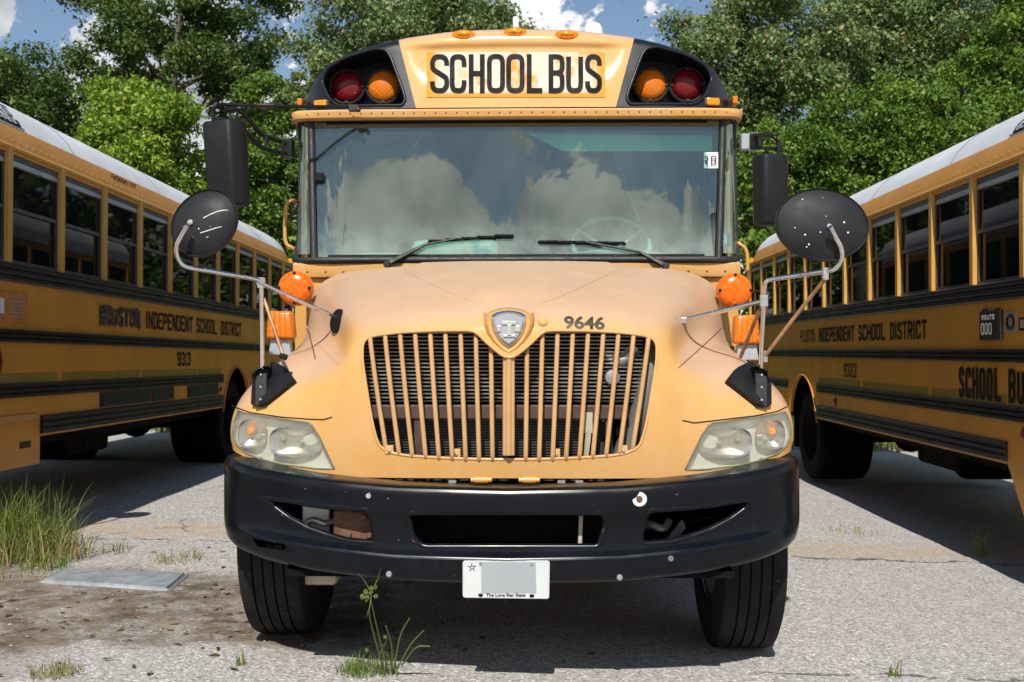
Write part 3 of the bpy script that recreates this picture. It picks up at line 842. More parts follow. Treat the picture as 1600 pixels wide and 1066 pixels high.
# verge grass behind the buses
q = random.Random(60); sp_ = []
for _ in range(9000):
    x, y = q.uniform(-9, 9), 16.4+q.random()**1.4*5; sp_.append((x, y, gz(x)))
vg = link('verge_grass', blades(sp_, q, .08, .38, .7, .012, 3, 0, 1, .5), M['blade'])
tag(vg, 'sunlit grass verge behind the parked buses', 'grass', kind='stuff')
# loose stones on the dirt
q = random.Random(61); mb = MB()
for _ in range(200):
    x, y = q.gauss(-1.9, .8), q.gauss(5.4, .6); r = q.uniform(.003, .011)*(1 if q.random() < .93 else 1.7)
    c = Vector((x, y, gz(x)+r*.4)); vs = [c+Vector((q.uniform(.6,1)*r*a, q.uniform(.6,1)*r*b, q.uniform(.5,.9)*r*e)) for a, b, e in ((1,0,0),(0,1,0),(-1,0,0),(0,-1,0),(0,0,1))]
    for i in range(4): mb.face([vs[i], vs[(i+1) % 4], vs[4]])
st = mb.build('loose_stones', simple('pale_stone', (.27,.25,.22), .8, 0, .4, 30))
tag(st, 'loose pale stones scattered over the brown dirt', 'stones', kind='stuff')

# fallen leaves and grit on the dirt
q = random.Random(62); V, F, T = [], [], []
for _ in range(240):
    x, y = q.gauss(-1.7, .9), q.gauss(5.5, .7); a = q.uniform(0, 2*PI); l = q.uniform(.012, .035); w = l*q.uniform(.3, .5); z = gz(x)+.004
    ca, sa = math.cos(a), math.sin(a); n0 = len(V); t0 = q.random()
    for u_, v_, h_ in ((-l, 0, .0), (0, -w, q.uniform(.0, .008)), (l, 0, .002), (0, w, q.uniform(.0, .010))):
        V.append((x+ca*u_-sa*v_, y+sa*u_+ca*v_, z+h_)); T.append(t0)
    F.append((n0, n0+1, n0+2, n0+3))
me = bpy.data.meshes.new('litter'); me.from_pydata(V, [], F); at = me.attributes.new('tint', 'FLOAT', 'POINT'); at.data.foreach_set('value', np.array(T, dtype=np.float32))
lt = link('leaf_litter', me, leaf_mat('dead_leaf', [(0,(.07,.045,.025)),(.6,(.16,.10,.05)),(1,(.26,.20,.11))], .1))
tag(lt, 'dry brown leaf litter lying on the dirt', 'leaves', kind='stuff')
# ------------------------------------------------------------------ bus bodies
def make_wheel(root, c, outx, r=.5, w=.28, steer=0, dual=False, tm='tyre', rm='greybase'):
    """tyre (with tread grooves), rim and hub; outx = +1/-1 side that faces outward"""
    c = Vector(c); ax = Vector((outx*math.cos(steer), outx*math.sin(steer), 0))
    ww = w*(2.1 if dual else 1)
    h = ww/2
    prof = [(r*.56, -h*.80), (r*.60, -h*.95), (r*.78, -h), (r*.93, -h*.98), (r*.985, -h*.90)]
    n = 5
    for i in range(n):
        a = -h*.80+(2*h*.80)*(i+.0)/n; b = -h*.80+(2*h*.80)*(i+1)/n
        prof += [(r, a+.004), (r, b-.006)]
        if i < n-1: prof += [(r*.972, b-.005), (r*.972, b+.003)]
    prof += [(r*.985, h*.90), (r*.93, h*.98), (r*.78, h), (r*.60, h*.95), (r*.56, h*.80)]
    ty = MB().lathe(prof, c, ax, 56).build('tyre', M[tm], None, smooth=30)
    rim = MB().lathe([(r*.57, -h*.9), (r*.57, h*.86), (r*.54, h*.80), (r*.50, h*.35), (r*.30, h*.25), (r*.27, h*.55), (r*.12, h*.6), (0, h*.6)], c, ax, 32).build('rim', M[rm], None, smooth=30)
    wh = bpy.data.objects.new('wheel', None); COL.objects.link(wh); wh.parent = root
    off = root.get('_off')
    if off is not None: wh.location = off
    for o in (ty, rim): o.parent = wh
    mb = MB(); u = Vector((0, 0, 1)); v = ax.cross(u)
    for k in range(10):
        a = 2*PI*k/10; p = c+ax*(h*.28)+(u*math.cos(a)+v*math.sin(a))*r*.35
        mb.lathe([(0, .03), (.013, .028), (.015, 0)], p, ax, 6)
    ln = mb.build('lug_nut', M['alu'], wh); ln['kind'] = 'stuff'
    return wh

def side_text(root, pt, txt, d0, d1, z0, z1, sw, mat, dirn, name='lettering', off=.007, jitter=0):
    """condensed sign-writer capitals between d0 (first letter) and d1 (last letter)"""
    ws = [.38 if ch in 'I1' else (.55 if ch == ' ' else 1) for ch in txt]
    tot = sum(ws)+.22*(len(txt)-1); L = abs(d1-d0); x = 0; mb = MB(); jr = random.Random(len(txt))
    layer = 0
    grp = bpy.data.objects.new(name, None); COL.objects.link(grp); grp.parent = root
    for ch, w in zip(txt, ws):
        if ch != ' ':
            mb = MB(); a, b = x/tot*L, (x+w)/tot*L
            for st in ribbons(ch, a, b, z0, z1, sw):
                layer += 1; o = off+.0004*(layer % 4)
                for qd in st:
                    mb.face([pt(o, d0+dirn*(p.x+jr.uniform(-jitter, jitter)), p.y+jr.uniform(-jitter, jitter)) for p in qd])
            mb.build('letter', M[mat], grp)
        x += w+.22
    return grp

def rail(root, pt, z0, z1, da, db, name, ribs=3, dep=.022, mat='side_black'):
    n = ribs; prof = [(-.004, z0)]
    for i in range(n):
        a, b = lerp(z0, z1, i/n), lerp(z0, z1, (i+1)/n); g = (b-a)
        prof += [(dep*.45, a+g*.04), (dep, a+g*.28), (dep, a+g*.72), (dep*.45, b-g*.04)]
    prof += [(-.004, z1)]
    mb = MB(); mb.hexa([pt(o, da, z) for o, z in prof], [pt(o, db, z) for o, z in prof])
    return mb.build(name, M[mat], root, smooth=25)

ROOFP = [(.0, 2.69), (-.015, 2.76), (-.045, 2.83), (-.10, 2.92), (-.19, 3.01), (-.32, 3.09), (-.52, 3.155), (-.80, 3.195), (-1.21, 3.21)]
def bus_flank(root, pt, d0, d1, posts, opt):
    """one long side: lower panel with its wheel arch, rails, windows; pt(off, d, z) gives the point"""
    zb = 1.90; wc = opt.get('wheel', 12.5)
    poly = [(d0, opt.get('skz', .53)), (opt.get('skirt', 7.36)-opt.get('skd', 0), opt.get('skz', .53)), (opt.get('skirt', 7.36), .72), (wc-.62, .72)]
    for k in range(13):
        a = PI-PI*k/12; poly.append((wc+.62*math.cos(a), .56+.62*max(.26, math.sin(a))))
    poly += [(wc+.62, .72), (d1-.1, .74), (d1, .9), (d1, zb), (d0, zb)]
    MB().hexa([pt(-.03, a, b) for a, b in poly], [pt(0, a, b) for a, b in poly]).build('side_panel', M['side_yellow'], root)
    mb = MB()
    arch = [pt(.008, wc+.62*math.cos(PI-PI*k/16), .56+.62*max(.2, math.sin(PI*k/16))) for k in range(17)]
    mb.tube(arch, .009, 6); mb.build('arch_lip', M['side_yellow'], root, smooth=60)
    we, ws = wc-.64, wc+.64
    rail(root, pt, 1.775, 1.905, d0, d1, 'belt_rail', 3)
    rail(root, pt, 1.372, 1.462, d0, d1, 'rub_rail', 3)
    rail(root, pt, 1.00, 1.10, d0, we, 'rub_rail', 3)
    rail(root, pt, .735, .865, opt.get('skirt', 7.36), we, 'rub_rail', 3, .026)
    rail(root, pt, 1.00, 1.10, ws+.05, d1-.05, 'rub_rail', 3)
    # header over the windows, drip bead, roof
    MB().hexa([pt(o, d0, z) for o, z in [(-.03, 2.63), (0, 2.63), (0, 2.69), (-.03, 2.69)]], [pt(o, d1, z) for o, z in [(-.03, 2.63), (0, 2.63), (0, 2.69), (-.03, 2.69)]]).build('header_panel', M['side_yellow'], root)
    mb = MB(); mb.tube([pt(.006, d0, 2.668), pt(.006, d1, 2.668)], .016, 8); mb.build('drip_bead', M['post_yellow'], root, smooth=60)
    # window posts and windows
    ps = [p for p in posts if d0+.05 < p < d1-.02]
    for p in ps:
        MB().hexa([pt(-.03, p-.036, 1.90), pt(.016, p-.030, 1.90), pt(.016, p+.030, 1.90), pt(-.03, p+.036, 1.90)], [pt(-.03, p-.036, 2.66), pt(.016, p-.030, 2.66), pt(.016, p+.030, 2.66), pt(-.03, p+.036, 2.66)]).build('window_post', M['post_yellow'], root, bevel=.005)
    rw = random.Random(int(posts[0]*100))
    ed = [d0+.03]+ps+[d1-.04]
    for a, b in zip(ed[:-1], ed[1:]):
        if b-a < .25: continue
        a, b = a+.036, b-.036; zm = 2.265
        fr = MB()
        for (da, za, db_, zb_) in ((a, 1.905, b, 1.925), (a, 2.595, b, 2.635), (a, 1.925, a+.016, 2.595), (b-.016, 1.925, b, 2.595)):
            fr.hexa([pt(-.035, da, za), pt(-.012, da, za), pt(-.012, db_, za), pt(-.035, db_, za)], [pt(-.035, da, zb_), pt(-.012, da, zb_), pt(-.012, db_, zb_), pt(-.035, db_, zb_)])
        w = fr.build('window', M['sash'], root)
        def sub(mesh_o): mesh_o.parent = w; return mesh_o
        for z0, z1, of in ((1.925, zm, -.030), (zm, 2.595, -.022)):
            t = rw.uniform(-.002, .002)
            sub(MB().hexa([pt(of-.006, a+.016, z0), pt(of+t, a+.016, z0), pt(of-t, b-.016, z0), pt(of-.006, b-.016, z0)], [pt(of-.006, a+.016, z1), pt(of+t, a+.016, z1), pt(of-t, b-.016, z1), pt(of-.006, b-.016, z1)]).build('pane', M['pane']))
        sub(MB().hexa([pt(-.022, a+.016, 2.552), pt(-.006, a+.016, 2.556), pt(-.006, b-.016, 2.556), pt(-.022, b-.016, 2.552)], [pt(-.022, a+.016, 2.592), pt(-.014, a+.016, 2.592), pt(-.014, b-.016, 2.592), pt(-.022, b-.016, 2.592)]).build('header_bar', M['alu']))
        sub(MB().hexa([pt(-.028, a+.016, zm-.013), pt(-.010, a+.016, zm-.013), pt(-.010, b-.016, zm-.013), pt(-.028, b-.016, zm-.013)], [pt(-.028, a+.016, zm+.013), pt(-.010, a+.016, zm+.013), pt(-.010, b-.016, zm+.013), pt(-.028, b-.016, zm+.013)]).build('sash_bar', M['sash']))
    return ed

def side_bus(label, loc, rot, sgn, posts, opt):
    root = thing('school_bus', label, 'school bus', loc, 'yellow school buses parked side by side', rot)
    pt = lambda o, d, z: Vector((sgn*o, d-10, z))
    d0, d1 = 5.95, opt['end']
    bus_flank(root, pt, d0, d1, posts, opt)
    far = lambda o, d, z: Vector((sgn*(-2.42-o), d-10, z))
    MB().hexa([far(-.03, a, b) for a, b in [(d0, .6), (d1, .74), (d1, 2.69), (d0, 2.69)]], [far(0, a, b) for a, b in [(d0, .6), (d1, .74), (d1, 2.69), (d0, 2.69)]]).build('far_side_panel', M['side_yellow'], root)
    # body core (dark inside) and the ends
    MB().box(pt(-.05, d0+.05, 1.24), pt(-2.37, d1-.05, 2.62)).build('cabin_interior', M['inner'], root)
    MB().box(pt(-.75, d0+.05, .80), pt(-1.67, d1-.05, 1.26)).build('floor_pan', M['dark'], root)
    for da, db in ((d0+.05, opt['wheel']-.66), (opt['wheel']+.66, d1-.06)): MB().box(pt(-.04, da, .80), pt(-.74, db, 1.235)).box(pt(-1.68, da, .80), pt(-2.38, db, 1.235)).build('skirt_filler', M['dark'], root)['kind'] = 'stuff'
    full = ROOFP+[(-2.42-o, z) for o, z in ROOFP[::-1][1:]]
    cut = 2.835
    white = [(o, z) for o, z in full if z >= cut-.02]
    def shell(prof, name, mat):
        rows = []
        ds = [d0-.02, d0]+[lerp(d0, d1, k/12) for k in range(1, 12)]+[d1-.35, d1-.2, d1-.08, d1]
        for d in ds:
            k = 1-(1-min(1, (d1-d)/.35))**2.2 if d > d1-.36 else 1
            rows.append([pt(lerp(-1.21, o, .90+.10*k), d, lerp(2.69, z, .35+.65*k) if z > 2.69 else z) for o, z in prof])
        return MB().grid(rows).build(name, M[mat], root, smooth=50)
    shell([(o, z) for o, z in ROOFP if z <= cut], 'roof_band', 'side_yellow')
    shell([(-2.42-o, z) for o, z in ROOFP if z <= cut], 'roof_band', 'side_yellow')
    shell(white, 'roof', 'roofwhite')
    for k in range(1, 5):
        d = lerp(d0, d1, k/5)+.13
        MB().tube([pt(o+.0, d, z) for o, z in white], .0028, 4).build('roof_seam', M['sash'], root)
    for d, nm in ((d0, 'front_wall'), (d1, 'rear_wall')):
        lo = .6 if d == d0 else .74
        pf = [(-.01, lo)]+[(o, z) for o, z in full if z < 2.8 or d == d0]+[(-2.41, lo)]
        mb = MB(); s = .015 if d == d0 else -.015
        mb.hexa([pt(o, d-s*.2, z) for o, z in pf], [pt(o, d+s, z) for o, z in pf]); mb.build(nm, M['side_yellow'], root)
    # windscreen, hood, bumper and lamps on the nose (mostly beyond the frame)
    MB().box(pt(-.16, d0-.03, 1.82), pt(-2.26, d0-.02, 2.60)).build('windscreen', M['pane'], root)
    rows = []
    for d, hw, zt in ((d0-.02, .98, 1.72), (d0-.6, .92, 1.66), (d0-1.1, .86, 1.56), (d0-1.35, .80, 1.40), (d0-1.42, .74, .80)):
        rows.append([pt(-1.21+hw*a, d, lerp(.80, zt, b)) for a, b in ((1.12, 0), (1.10, .35), (1.02, .72), (.86, .93), (.5, .99), (0, 1), (-.5, .99), (-.86, .93), (-1.02, .72), (-1.10, .35), (-1.12, 0))])
    MB().grid(rows).build('hood', M['side_yellow'], root, smooth=50)
    MB().box(pt(-.02, d0-1.62, .45), pt(-2.40, d0-1.5, .80)).build('bumper', M['side_black'], root, bevel=.04)
    for q in (-.35, -2.07): MB().lathe([(0, .02), (.07, .015), (.085, 0), (.085, -.15)], pt(q, d0-1.4, .98), (0, -1, 0), 24).build('headlight', M['reflector'], root, smooth=40)
    # undercarriage
    MB().box(pt(-.25, d0+.2, .62), pt(-2.17, d1-.2, .82)).build('underbody', M['dark'], root)
    MB().box(pt(-.70, 4.9, .50), pt(-.85, d1-.3, .66)).build('frame_rail', M['dark'], root)
    MB().box(pt(-1.57, 4.9, .50), pt(-1.72, d1-.3, .66)).build('frame_rail', M['dark'], root)
    MB().tube([pt(-1.21, d0, .48), pt(-1.21, opt['wheel']-.1, .52)], .07, 10).build('drive_shaft', M['dark'], root)
    MB().box(pt(-1.55, 9.2, .40), pt(-2.30, 11.2, .74)).build('luggage_box', M['dark'], root, bevel=.03)
    MB().box(pt(-.5, 8.9, .42), pt(-1.2, 9.9, .72)).build('fuel_tank', M['dark'], root, bevel=.05)
    wc = opt['wheel']; zw = opt['wz']
    MB().tube([pt(-.2, wc, zw), pt(-2.2, wc, zw)], .09, 10).lathe([(0, -.2), (.16, -.17), (.2, 0), (.16, .17), (0, .2)], pt(-1.21, wc, zw), (0, 1, 0), 16).build('rear_axle', M['dark'], root, smooth=40)
    MB().box(pt(-.08, wc+.72, .30), pt(-.62, wc+.74, .80)).build('mud_flap', M['dark'], root)
    for o, ox in ((-.36, sgn), (-2.06, -sgn)): make_wheel(root, pt(o, wc, zw), ox, dual=True, tm='tyre_dark', rm='rimdark')
    for o, ox in ((-.22, sgn), (-2.20, -sgn)): make_wheel(root, pt(o, d0-.75, zw), ox)
    # lettering and marks
    dn = sgn
    for s in opt['texts']: side_text(root, pt, *s[:7], dn, *s[7:])
    q = wc-.64; segs = opt['strips']
    for a, b in segs:
        MB().hexa([pt(0, a, 1.102), pt(.003, a, 1.102), pt(.003, b, 1.102), pt(0, b, 1.102)], [pt(0, a, 1.165), pt(.003, a, 1.165), pt(.003, b, 1.165), pt(0, b, 1.165)]).build('reflective_strip', M['olive'], root)
    for a, b, z0, z1 in opt['doors']:
        dr = MB().hexa([pt(-.004, a, z0), pt(.008, a, z0), pt(.008, b, z0), pt(-.004, b, z0)], [pt(-.004, a, z1), pt(.008, a, z1), pt(.008, b, z1), pt(-.004, b, z1)]).build('battery_door', M['side_black'], root, bevel=.004)
        for k in range(1, 6):
            z = lerp(z0, z1, k/6)
            lv = MB().hexa([pt(.008, a+.05, z-.008), pt(.016, a+.05, z-.008), pt(.016, b-.05, z-.008), pt(.008, b-.05, z-.008)], [pt(.008, a+.05, z+.008), pt(.010, a+.05, z+.008), pt(.010, b-.05, z+.008), pt(.008, b-.05, z+.008)]).build('louver', M['side_black']); lv.parent = dr
    for d, z, r in opt['lamps']:
        MB().lathe([(0, .022), (r*.7, .018), (r, .006), (r, 0)], pt(0, d, z), (sgn, 0, 0), 20).build('marker_lamp', M['red'], root, smooth=50)
    rv = MB(); rr = random.Random(4)
    for d in [d0+.4+.8*k for k in range(11)]:
        for k in range(9):
            z = 1.12+.07*k*.9
            rv.lathe([(0, .004), (.005, .003), (.006, 0)], pt(0, min(d, d1-.1), 1.115+k*.075 if k < 4 else 1.30+k*.052), (sgn, 0, 0), 6)
    ob = rv.build('rivet', M['side_yellow'], root); ob['kind'] = 'stuff'
    rv = MB()
    for k in range(90): rv.lathe([(0, .005), (.006, .003), (.007, 0)], pt(-.008, d0+.1+k*.1, 2.725), (sgn, 0, 0), 6) if d0+.1+k*.1 < d1 else None
    ob = rv.build('roof_rivet', M['post_yellow'], root); ob['kind'] = 'stuff'
    return root, pt

# left bus ----------------------------------------------------------
LP = [7.68-.8*2+.8*k for k in range(12)]
lb, lpt = side_bus('yellow bus on the left lettered INDEPENDENT SCHOOL DISTRICT and numbered 9313', (-3.527, 10, .0515), (-.00485, 0, .0127), 1, LP,
    dict(end=15.5, wheel=12.5, wz=.54, skirt=7.36,
         texts=[('INDEPENDENT', 9.42, 10.77, 1.54, 1.70, .026, 'print'), ('SCHOOL', 10.90, 11.62, 1.54, 1.70, .026, 'print'), ('DISTRICT', 11.80, 12.63, 1.54, 1.70, .026, 'print'),
                ('HOUSTON', 8.38, 9.27, 1.535, 1.705, .040, 'scribble', 'painted_over_lettering', .007, .010), ('HOUSTON', 8.40, 9.29, 1.545, 1.70, .012, 'smear', 'painted_over_lettering', .0095, .006),
                ('9313', 10.30, 10.70, 1.195, 1.34, .026, 'print', 'fleet_number'), ('EMERGENCY EXIT', 8.66, 9.22, 2.755, 2.805, .011, 'print', 'exit_lettering', -.018)],
         strips=[(6.5, 7.62), (7.72, 9.26), (9.35, 10.9), (10.98, 11.8)],
         doors=[(8.40, 9.55, .875, .995), (9.58, 10.2, .875, .995), (10.62, 11.70, .875, .995)], lamps=[(11.78, .93, .03)]))
def patch_on(root, pt, d0, d1, z0, z1, name, mat, o=.004):
    return MB().hexa([pt(0, d0, z0), pt(o, d0, z0), pt(o, d1, z0), pt(0, d1, z0)], [pt(0, d0, z1), pt(o, d0, z1), pt(o, d1, z1), pt(0, d1, z1)]).build(name, M[mat], root)
dc = patch_on(lb, lpt, 6.6, 7.16, 1.50, 1.715, 'warning_decal', 'decal')
for k in range(6):
    o = patch_on(lb, lpt, 6.90, 7.10, 1.54+k*.026, 1.552+k*.026, 'decal_line', 'greydecal', .006); o.parent = dc
o = patch_on(lb, lpt, 6.70, 6.82, 1.56, 1.66, 'decal_badge', 'sticker', .006); o.parent = dc
MB().hexa([lpt(0, 6.45, .86), lpt(.03, 6.45, .845), lpt(.03, 7.3, .845), lpt(0, 7.3, .86)], [lpt(0, 6.45, .885), lpt(.012, 6.45, .885), lpt(.012, 7.3, .885), lpt(0, 7.3, .885)]).build('panel_lip', M['side_yellow'], lb)
patch_on(lb, lpt, 7.06, 7.22, .655, .70, 'latch_recess', 'side_black', .003)
st = MB().lathe([(0, .035), (.21, .035), (.225, .028), (.225, 0)], lpt(.02, 6.50, 1.24), (1, 0, 0), 8).build('stop_arm', M['red'], lb)
# the nose mirror of the left bus, out of frame, that drops its shadow on the yard
arm = MB(); arm.tube(catmull([lpt(-.02, 5.96, 1.95), lpt(.06, 6.05, 2.0), lpt(.12, 6.20, 2.14)], 6), .012, 6); arm = arm.build('mirror_arm', M['chrome'], lb, smooth=60)
md = MB().lathe([(0, .05), (.09, .045), (.135, .02), (.14, 0)], lpt(.12, 6.20, 2.24), (.25, -1, .15), 28).build('mirror_dish', M['dish'], None, smooth=50); md.parent = arm
# right bus ----------------------------------------------------------
RP = [7.39-.755+.757*k for k in range(12)]
rb, rpt = side_bus('yellow bus on the right with a ROUTE plaque and numbered 9322', (3.022, 10, -.0515), (.00485, 0, .0018), -1, RP,
    dict(end=15.05, wheel=12.05, wz=.50, skirt=6.87, skz=.30, skd=.31,
         texts=[('INDEPENDENT', 11.36, 10.10, 1.54, 1.69, .026, 'print'), ('SCHOOL', 9.97, 9.22, 1.54, 1.69, .026, 'print'), ('DISTRICT', 9.09, 8.25, 1.54, 1.69, .026, 'print'),
                ('HOUSTON', 12.15, 11.50, 1.545, 1.68, .012, 'scribble', 'faded_lettering', .007, .012),
                ('9322', 10.45, 10.04, 1.19, 1.33, .022, 'numblack', 'fleet_number'), ('SCHOOL', 7.63, 6.955, 1.115, 1.335, .036, 'print', 'large_lettering', .0075), ('BUS', 6.84, 6.50, 1.115, 1.335, .036, 'print', 'large_lettering', .0075)],
         strips=[(6.46, 6.80), (6.88, 8.15), (8.25, 9.85), (9.95, 11.35)], doors=[], lamps=[(10.74, .93, .045), (6.62, .93, .05)]))
pl = patch_on(rb, rpt, 7.24, 6.925, 1.52, 1.715, 'route_plaque', 'blank', .022)
for s, a, b, z0, z1, w in (('ROUTE', 7.20, 7.0, 1.655, 1.69, .011), ('000', 7.21, 7.04, 1.555, 1.635, .013)):
    side_text(pl, rpt, s, a, b, z0, z1, w, 'white', -1, 'plaque_lettering', .0245)
for a in (7.19, 7.01):
    o = MB().hexa([rpt(0, a, 1.715), rpt(.022, a, 1.715), rpt(.022, a-.04, 1.715), rpt(0, a-.04, 1.715)], [rpt(0, a, 1.73), rpt(.022, a, 1.73), rpt(.022, a-.04, 1.73), rpt(0, a-.04, 1.73)]).build('plaque_hinge', M['blank']); o.parent = pl
gd = patch_on(rb, rpt, 6.885, 6.74, 1.565, 1.70, 'round_seal_decal', 'greydecal')
for r in (.050, .036):
    o = MB().tube([rpt(.006, 6.812+r*1.1*math.cos(2*PI*k/24), 1.632+r*math.sin(2*PI*k/24)) for k in range(24)], .004, 4, closed=True).build('seal_ring', M['print']); o.parent = gd
ng = patch_on(rb, rpt, 6.70, 6.44, 1.575, 1.655, 'notice_decal', 'print', .003)
for k in range(3):
    o = patch_on(rb, rpt, 6.68-.07*k, 6.63-.07*k, 1.59, 1.645, 'notice_block', 'greydecal', .005); o.parent = ng
def roof_pt(pt, d, s):
    """point on the white roof flank, s metres up the curve from the yellow band"""
    P = [(o, z) for o, z in ROOFP if z > 2.80]; L = 0
    for (a, b), (c, e) in zip(P[:-1], P[1:]):
        q = math.hypot(c-a, e-b)
        if L+q >= s:
            t = (s-L)/q; nx, nz = (e-b)/q, (a-c)/q
            return pt(lerp(a, c, t)+nx*.006, d, lerp(b, e, t)+nz*.006)
        L += q
    return pt(*P[-1][:1], d, P[-1][1])
def roof_logo(root, pt, d0, dirn):
    """the maker's italic name over a dark BUILT BUSES bar on the roof flank"""
    mb = MB(); lay = 0
    def strokes(txt, a, b, s0, s1, sw, mat, name, sh=0, lift=0):
        mb = MB(); n = len(txt); L = b-a
        for i, ch in enumerate(txt):
            if ch == ' ': continue
            x0, x1 = a+L*i/n, a+L*(i+.82)/n
            for st in ribbons(ch, x0, x1, s0, s1, sw):
                for qd in st: mb.face([roof_pt(pt, d0+dirn*(p.x+sh*(p.y-s0)), p.y)+Vector((0, 0, lift)) for p in qd])
        return mb.build(name, M[mat], root)
    mb = MB()
    for k in range(12):
        x0, x1 = .82*k/12, .82*(k+1)/12
        mb.face([roof_pt(pt, d0+dirn*x, s)+Vector((0, 0, .0)) for x, s in ((x0+.02, .03), (x1+.02, .03), (x1+.02, .085), (x0+.02, .085))])
    mb.build('logo_bar', M['print'], root)
    strokes('BUILT BUSES', .05, .80, .04, .076, .008, 'roofwhite', 'logo_bar_lettering', 0, .003)
    strokes('THOMAS', .07, .82, .10, .20, .014, 'print', 'logo_lettering', .5)
    mb = MB()
    mb.tube([roof_pt(pt, d0+dirn*x, s) for x, s in ((.0, .015), (.86, .015))], .004, 4)
    mb.tube([roof_pt(pt, d0+dirn*x, s) for x, s in ((.03, .09), (.13, .22), (.86, .22))], .004, 4)
    mb.build('logo_outline', M['print'], root)
roof_logo(rb, rpt, 6.93, -1)
roof_logo(lb, lpt, 6.33, 1)
# ------------------------------------------------------------------ the middle bus
X0 = -.112
OFF = Vector((0, -5.08, 0))
bus = thing('school_bus', 'faded yellow bus facing the camera in the middle, numbered 9646', 'school bus', (X0, 5.08, 0), 'yellow school buses parked side by side')
bus['_off'] = tuple(OFF)
OX = Vector((X0, 0, 0))
def B(x, y, Y): return W(x, y, Y)-OX                 # pixel at depth Y, in bus coordinates (u, Y, z)
CAMB = CAMP-OX
def mir(p): return Vector((-p[0], p[1], p[2]))
def add(mb, name, mat, parent=None, **k):
    o = mb.build(name, M[mat] if isinstance(mat, str) else mat, parent or bus, **k)
    if parent is not None: o.location = (0, 0, 0)
    return o
def addm(me, name, mat, parent=None):
    o = link(name, me, M[mat], parent or bus)
    if parent is not None: o.location = (0, 0, 0)
    return o

# ---- hood with its fenders: one smooth skin from half a control net
NET = [
 [(0,4.30,.852),(0,4.27,1.05),(0,4.275,1.30),(0,4.315,1.49),(0,4.46,1.59),(0,4.85,1.705),(0,5.52,1.83)],
 [(.25,4.305,.851),(.25,4.28,1.05),(.25,4.285,1.30),(.25,4.325,1.485),(.25,4.475,1.585),(.27,4.87,1.70),(.32,5.52,1.828)],
 [(.47,4.32,.850),(.47,4.30,1.05),(.47,4.305,1.29),(.47,4.35,1.465),(.49,4.50,1.565),(.53,4.88,1.68),(.64,5.52,1.815)],
 [(.63,4.34,.850),(.63,4.325,1.05),(.63,4.33,1.27),(.63,4.385,1.43),(.69,4.55,1.525),(.80,4.90,1.635),(.92,5.52,1.780)],
 [(.72,4.36,.850),(.72,4.35,1.04),(.72,4.36,1.23),(.715,4.425,1.335),(.765,4.64,1.41),(.90,4.95,1.505),(1.06,5.52,1.68)],
 [(.86,4.385,.858),(.86,4.375,1.02),(.86,4.40,1.17),(.86,4.50,1.29),(.88,4.70,1.37),(.99,4.98,1.40),(1.08,5.50,1.50)],
 [(1.00,4.42,.885),(1.00,4.41,1.01),(1.00,4.44,1.14),(1.0,4.535,1.262),(1.01,4.73,1.338),(1.06,5.0,1.36),(1.11,5.46,1.36)],
 [(1.12,4.465,.918),(1.12,4.455,1.01),(1.125,4.48,1.105),(1.13,4.555,1.192),(1.13,4.73,1.258),(1.135,5.0,1.272),(1.15,5.42,1.24)],
 [(1.195,4.53,.945),(1.20,4.515,1.00),(1.205,4.535,1.055),(1.21,4.60,1.11),(1.215,4.75,1.152),(1.215,5.0,1.145),(1.215,5.4,1.13)],
 [(1.215,4.64,.965),(1.22,4.62,.985),(1.222,4.63,1.005),(1.225,4.68,1.01),(1.225,4.80,1.02),(1.225,5.0,1.025),(1.225,5.4,1.01)],
]
full = [[mir(p) for p in c] for c in NET[:0:-1]]+[[Vector(p) for p in c] for c in NET]
NS, NR = 6, 7
colsT = [catmull(c, NR) for c in full]                       # refine along each column
rowsT = [catmull([c[j] for c in colsT], NS) for j in range(len(colsT[0]))]
def smooth_rows(rows, it=3):
    for _ in range(it):
        new = [[p.copy() for p in r] for r in rows]
        for i in range(1, len(rows)-1):
            for j in range(1, len(rows[0])-1):
                new[i][j] = rows[i][j]*.4+(rows[i-1][j]+rows[i+1][j]+rows[i][j-1]+rows[i][j+1])*.15
        rows = new
    return rows
rowsT = smooth_rows(rowsT, 2)
# raised centre of the bonnet, its crease running back and outward
for r in rowsT:
    for p in r:
        if p.z > 1.55:
            w = lerp(.10, .52, max(0, min(1, (p.y-4.45)/1.07)))
            p.z += .016*(1-sstep(w-.035, w+.035, abs(p.x)))*sstep(1.55, 1.62, p.z)
def offset_rows(rows, d):
    n, m = len(rows), len(rows[0]); out = []
    for i in range(n):
        r = []
        for j in range(m):
            a = rows[min(i+1, n-1)][j]-rows[max(i-1, 0)][j]; b = rows[i][min(j+1, m-1)]-rows[i][max(j-1, 0)]
            nn = b.cross(a).normalized()
            r.append(rows[i][j]-nn*d)
        out.append(r)
    return out
tst = offset_rows(rowsT, .01)
SGN = 1 if tst[8][len(tst[0])//2].y > rowsT[8][len(tst[0])//2].y else -1     # positive = inward
inner = offset_rows(rowsT, .012*SGN)
def bvh_of(rows):
    V = [p for r in rows for p in r]; m = len(rows[0])
    F = [(i*m+j, i*m+j+1, (i+1)*m+j+1, (i+1)*m+j) for i in range(len(rows)-1) for j in range(m-1)]
    return BVHTree.FromPolygons(V, F)
hoodbvh = bvh_of(rowsT)
def hitter(bvh, fall):
    def h(x, y, lift=0):
        d = ray(x, y); loc, nn, idx, dist = bvh.ray_cast(CAMB, d)
        if loc is None: return B(x, y, fall)
        if nn.dot(d) > 0: nn = -nn
        return loc+nn*lift
    return h
hh = hitter(hoodbvh, 4.45)
AX = 795.0
def px2(cx, cy): return (560+cx/3.2, 470+cy/3.2)
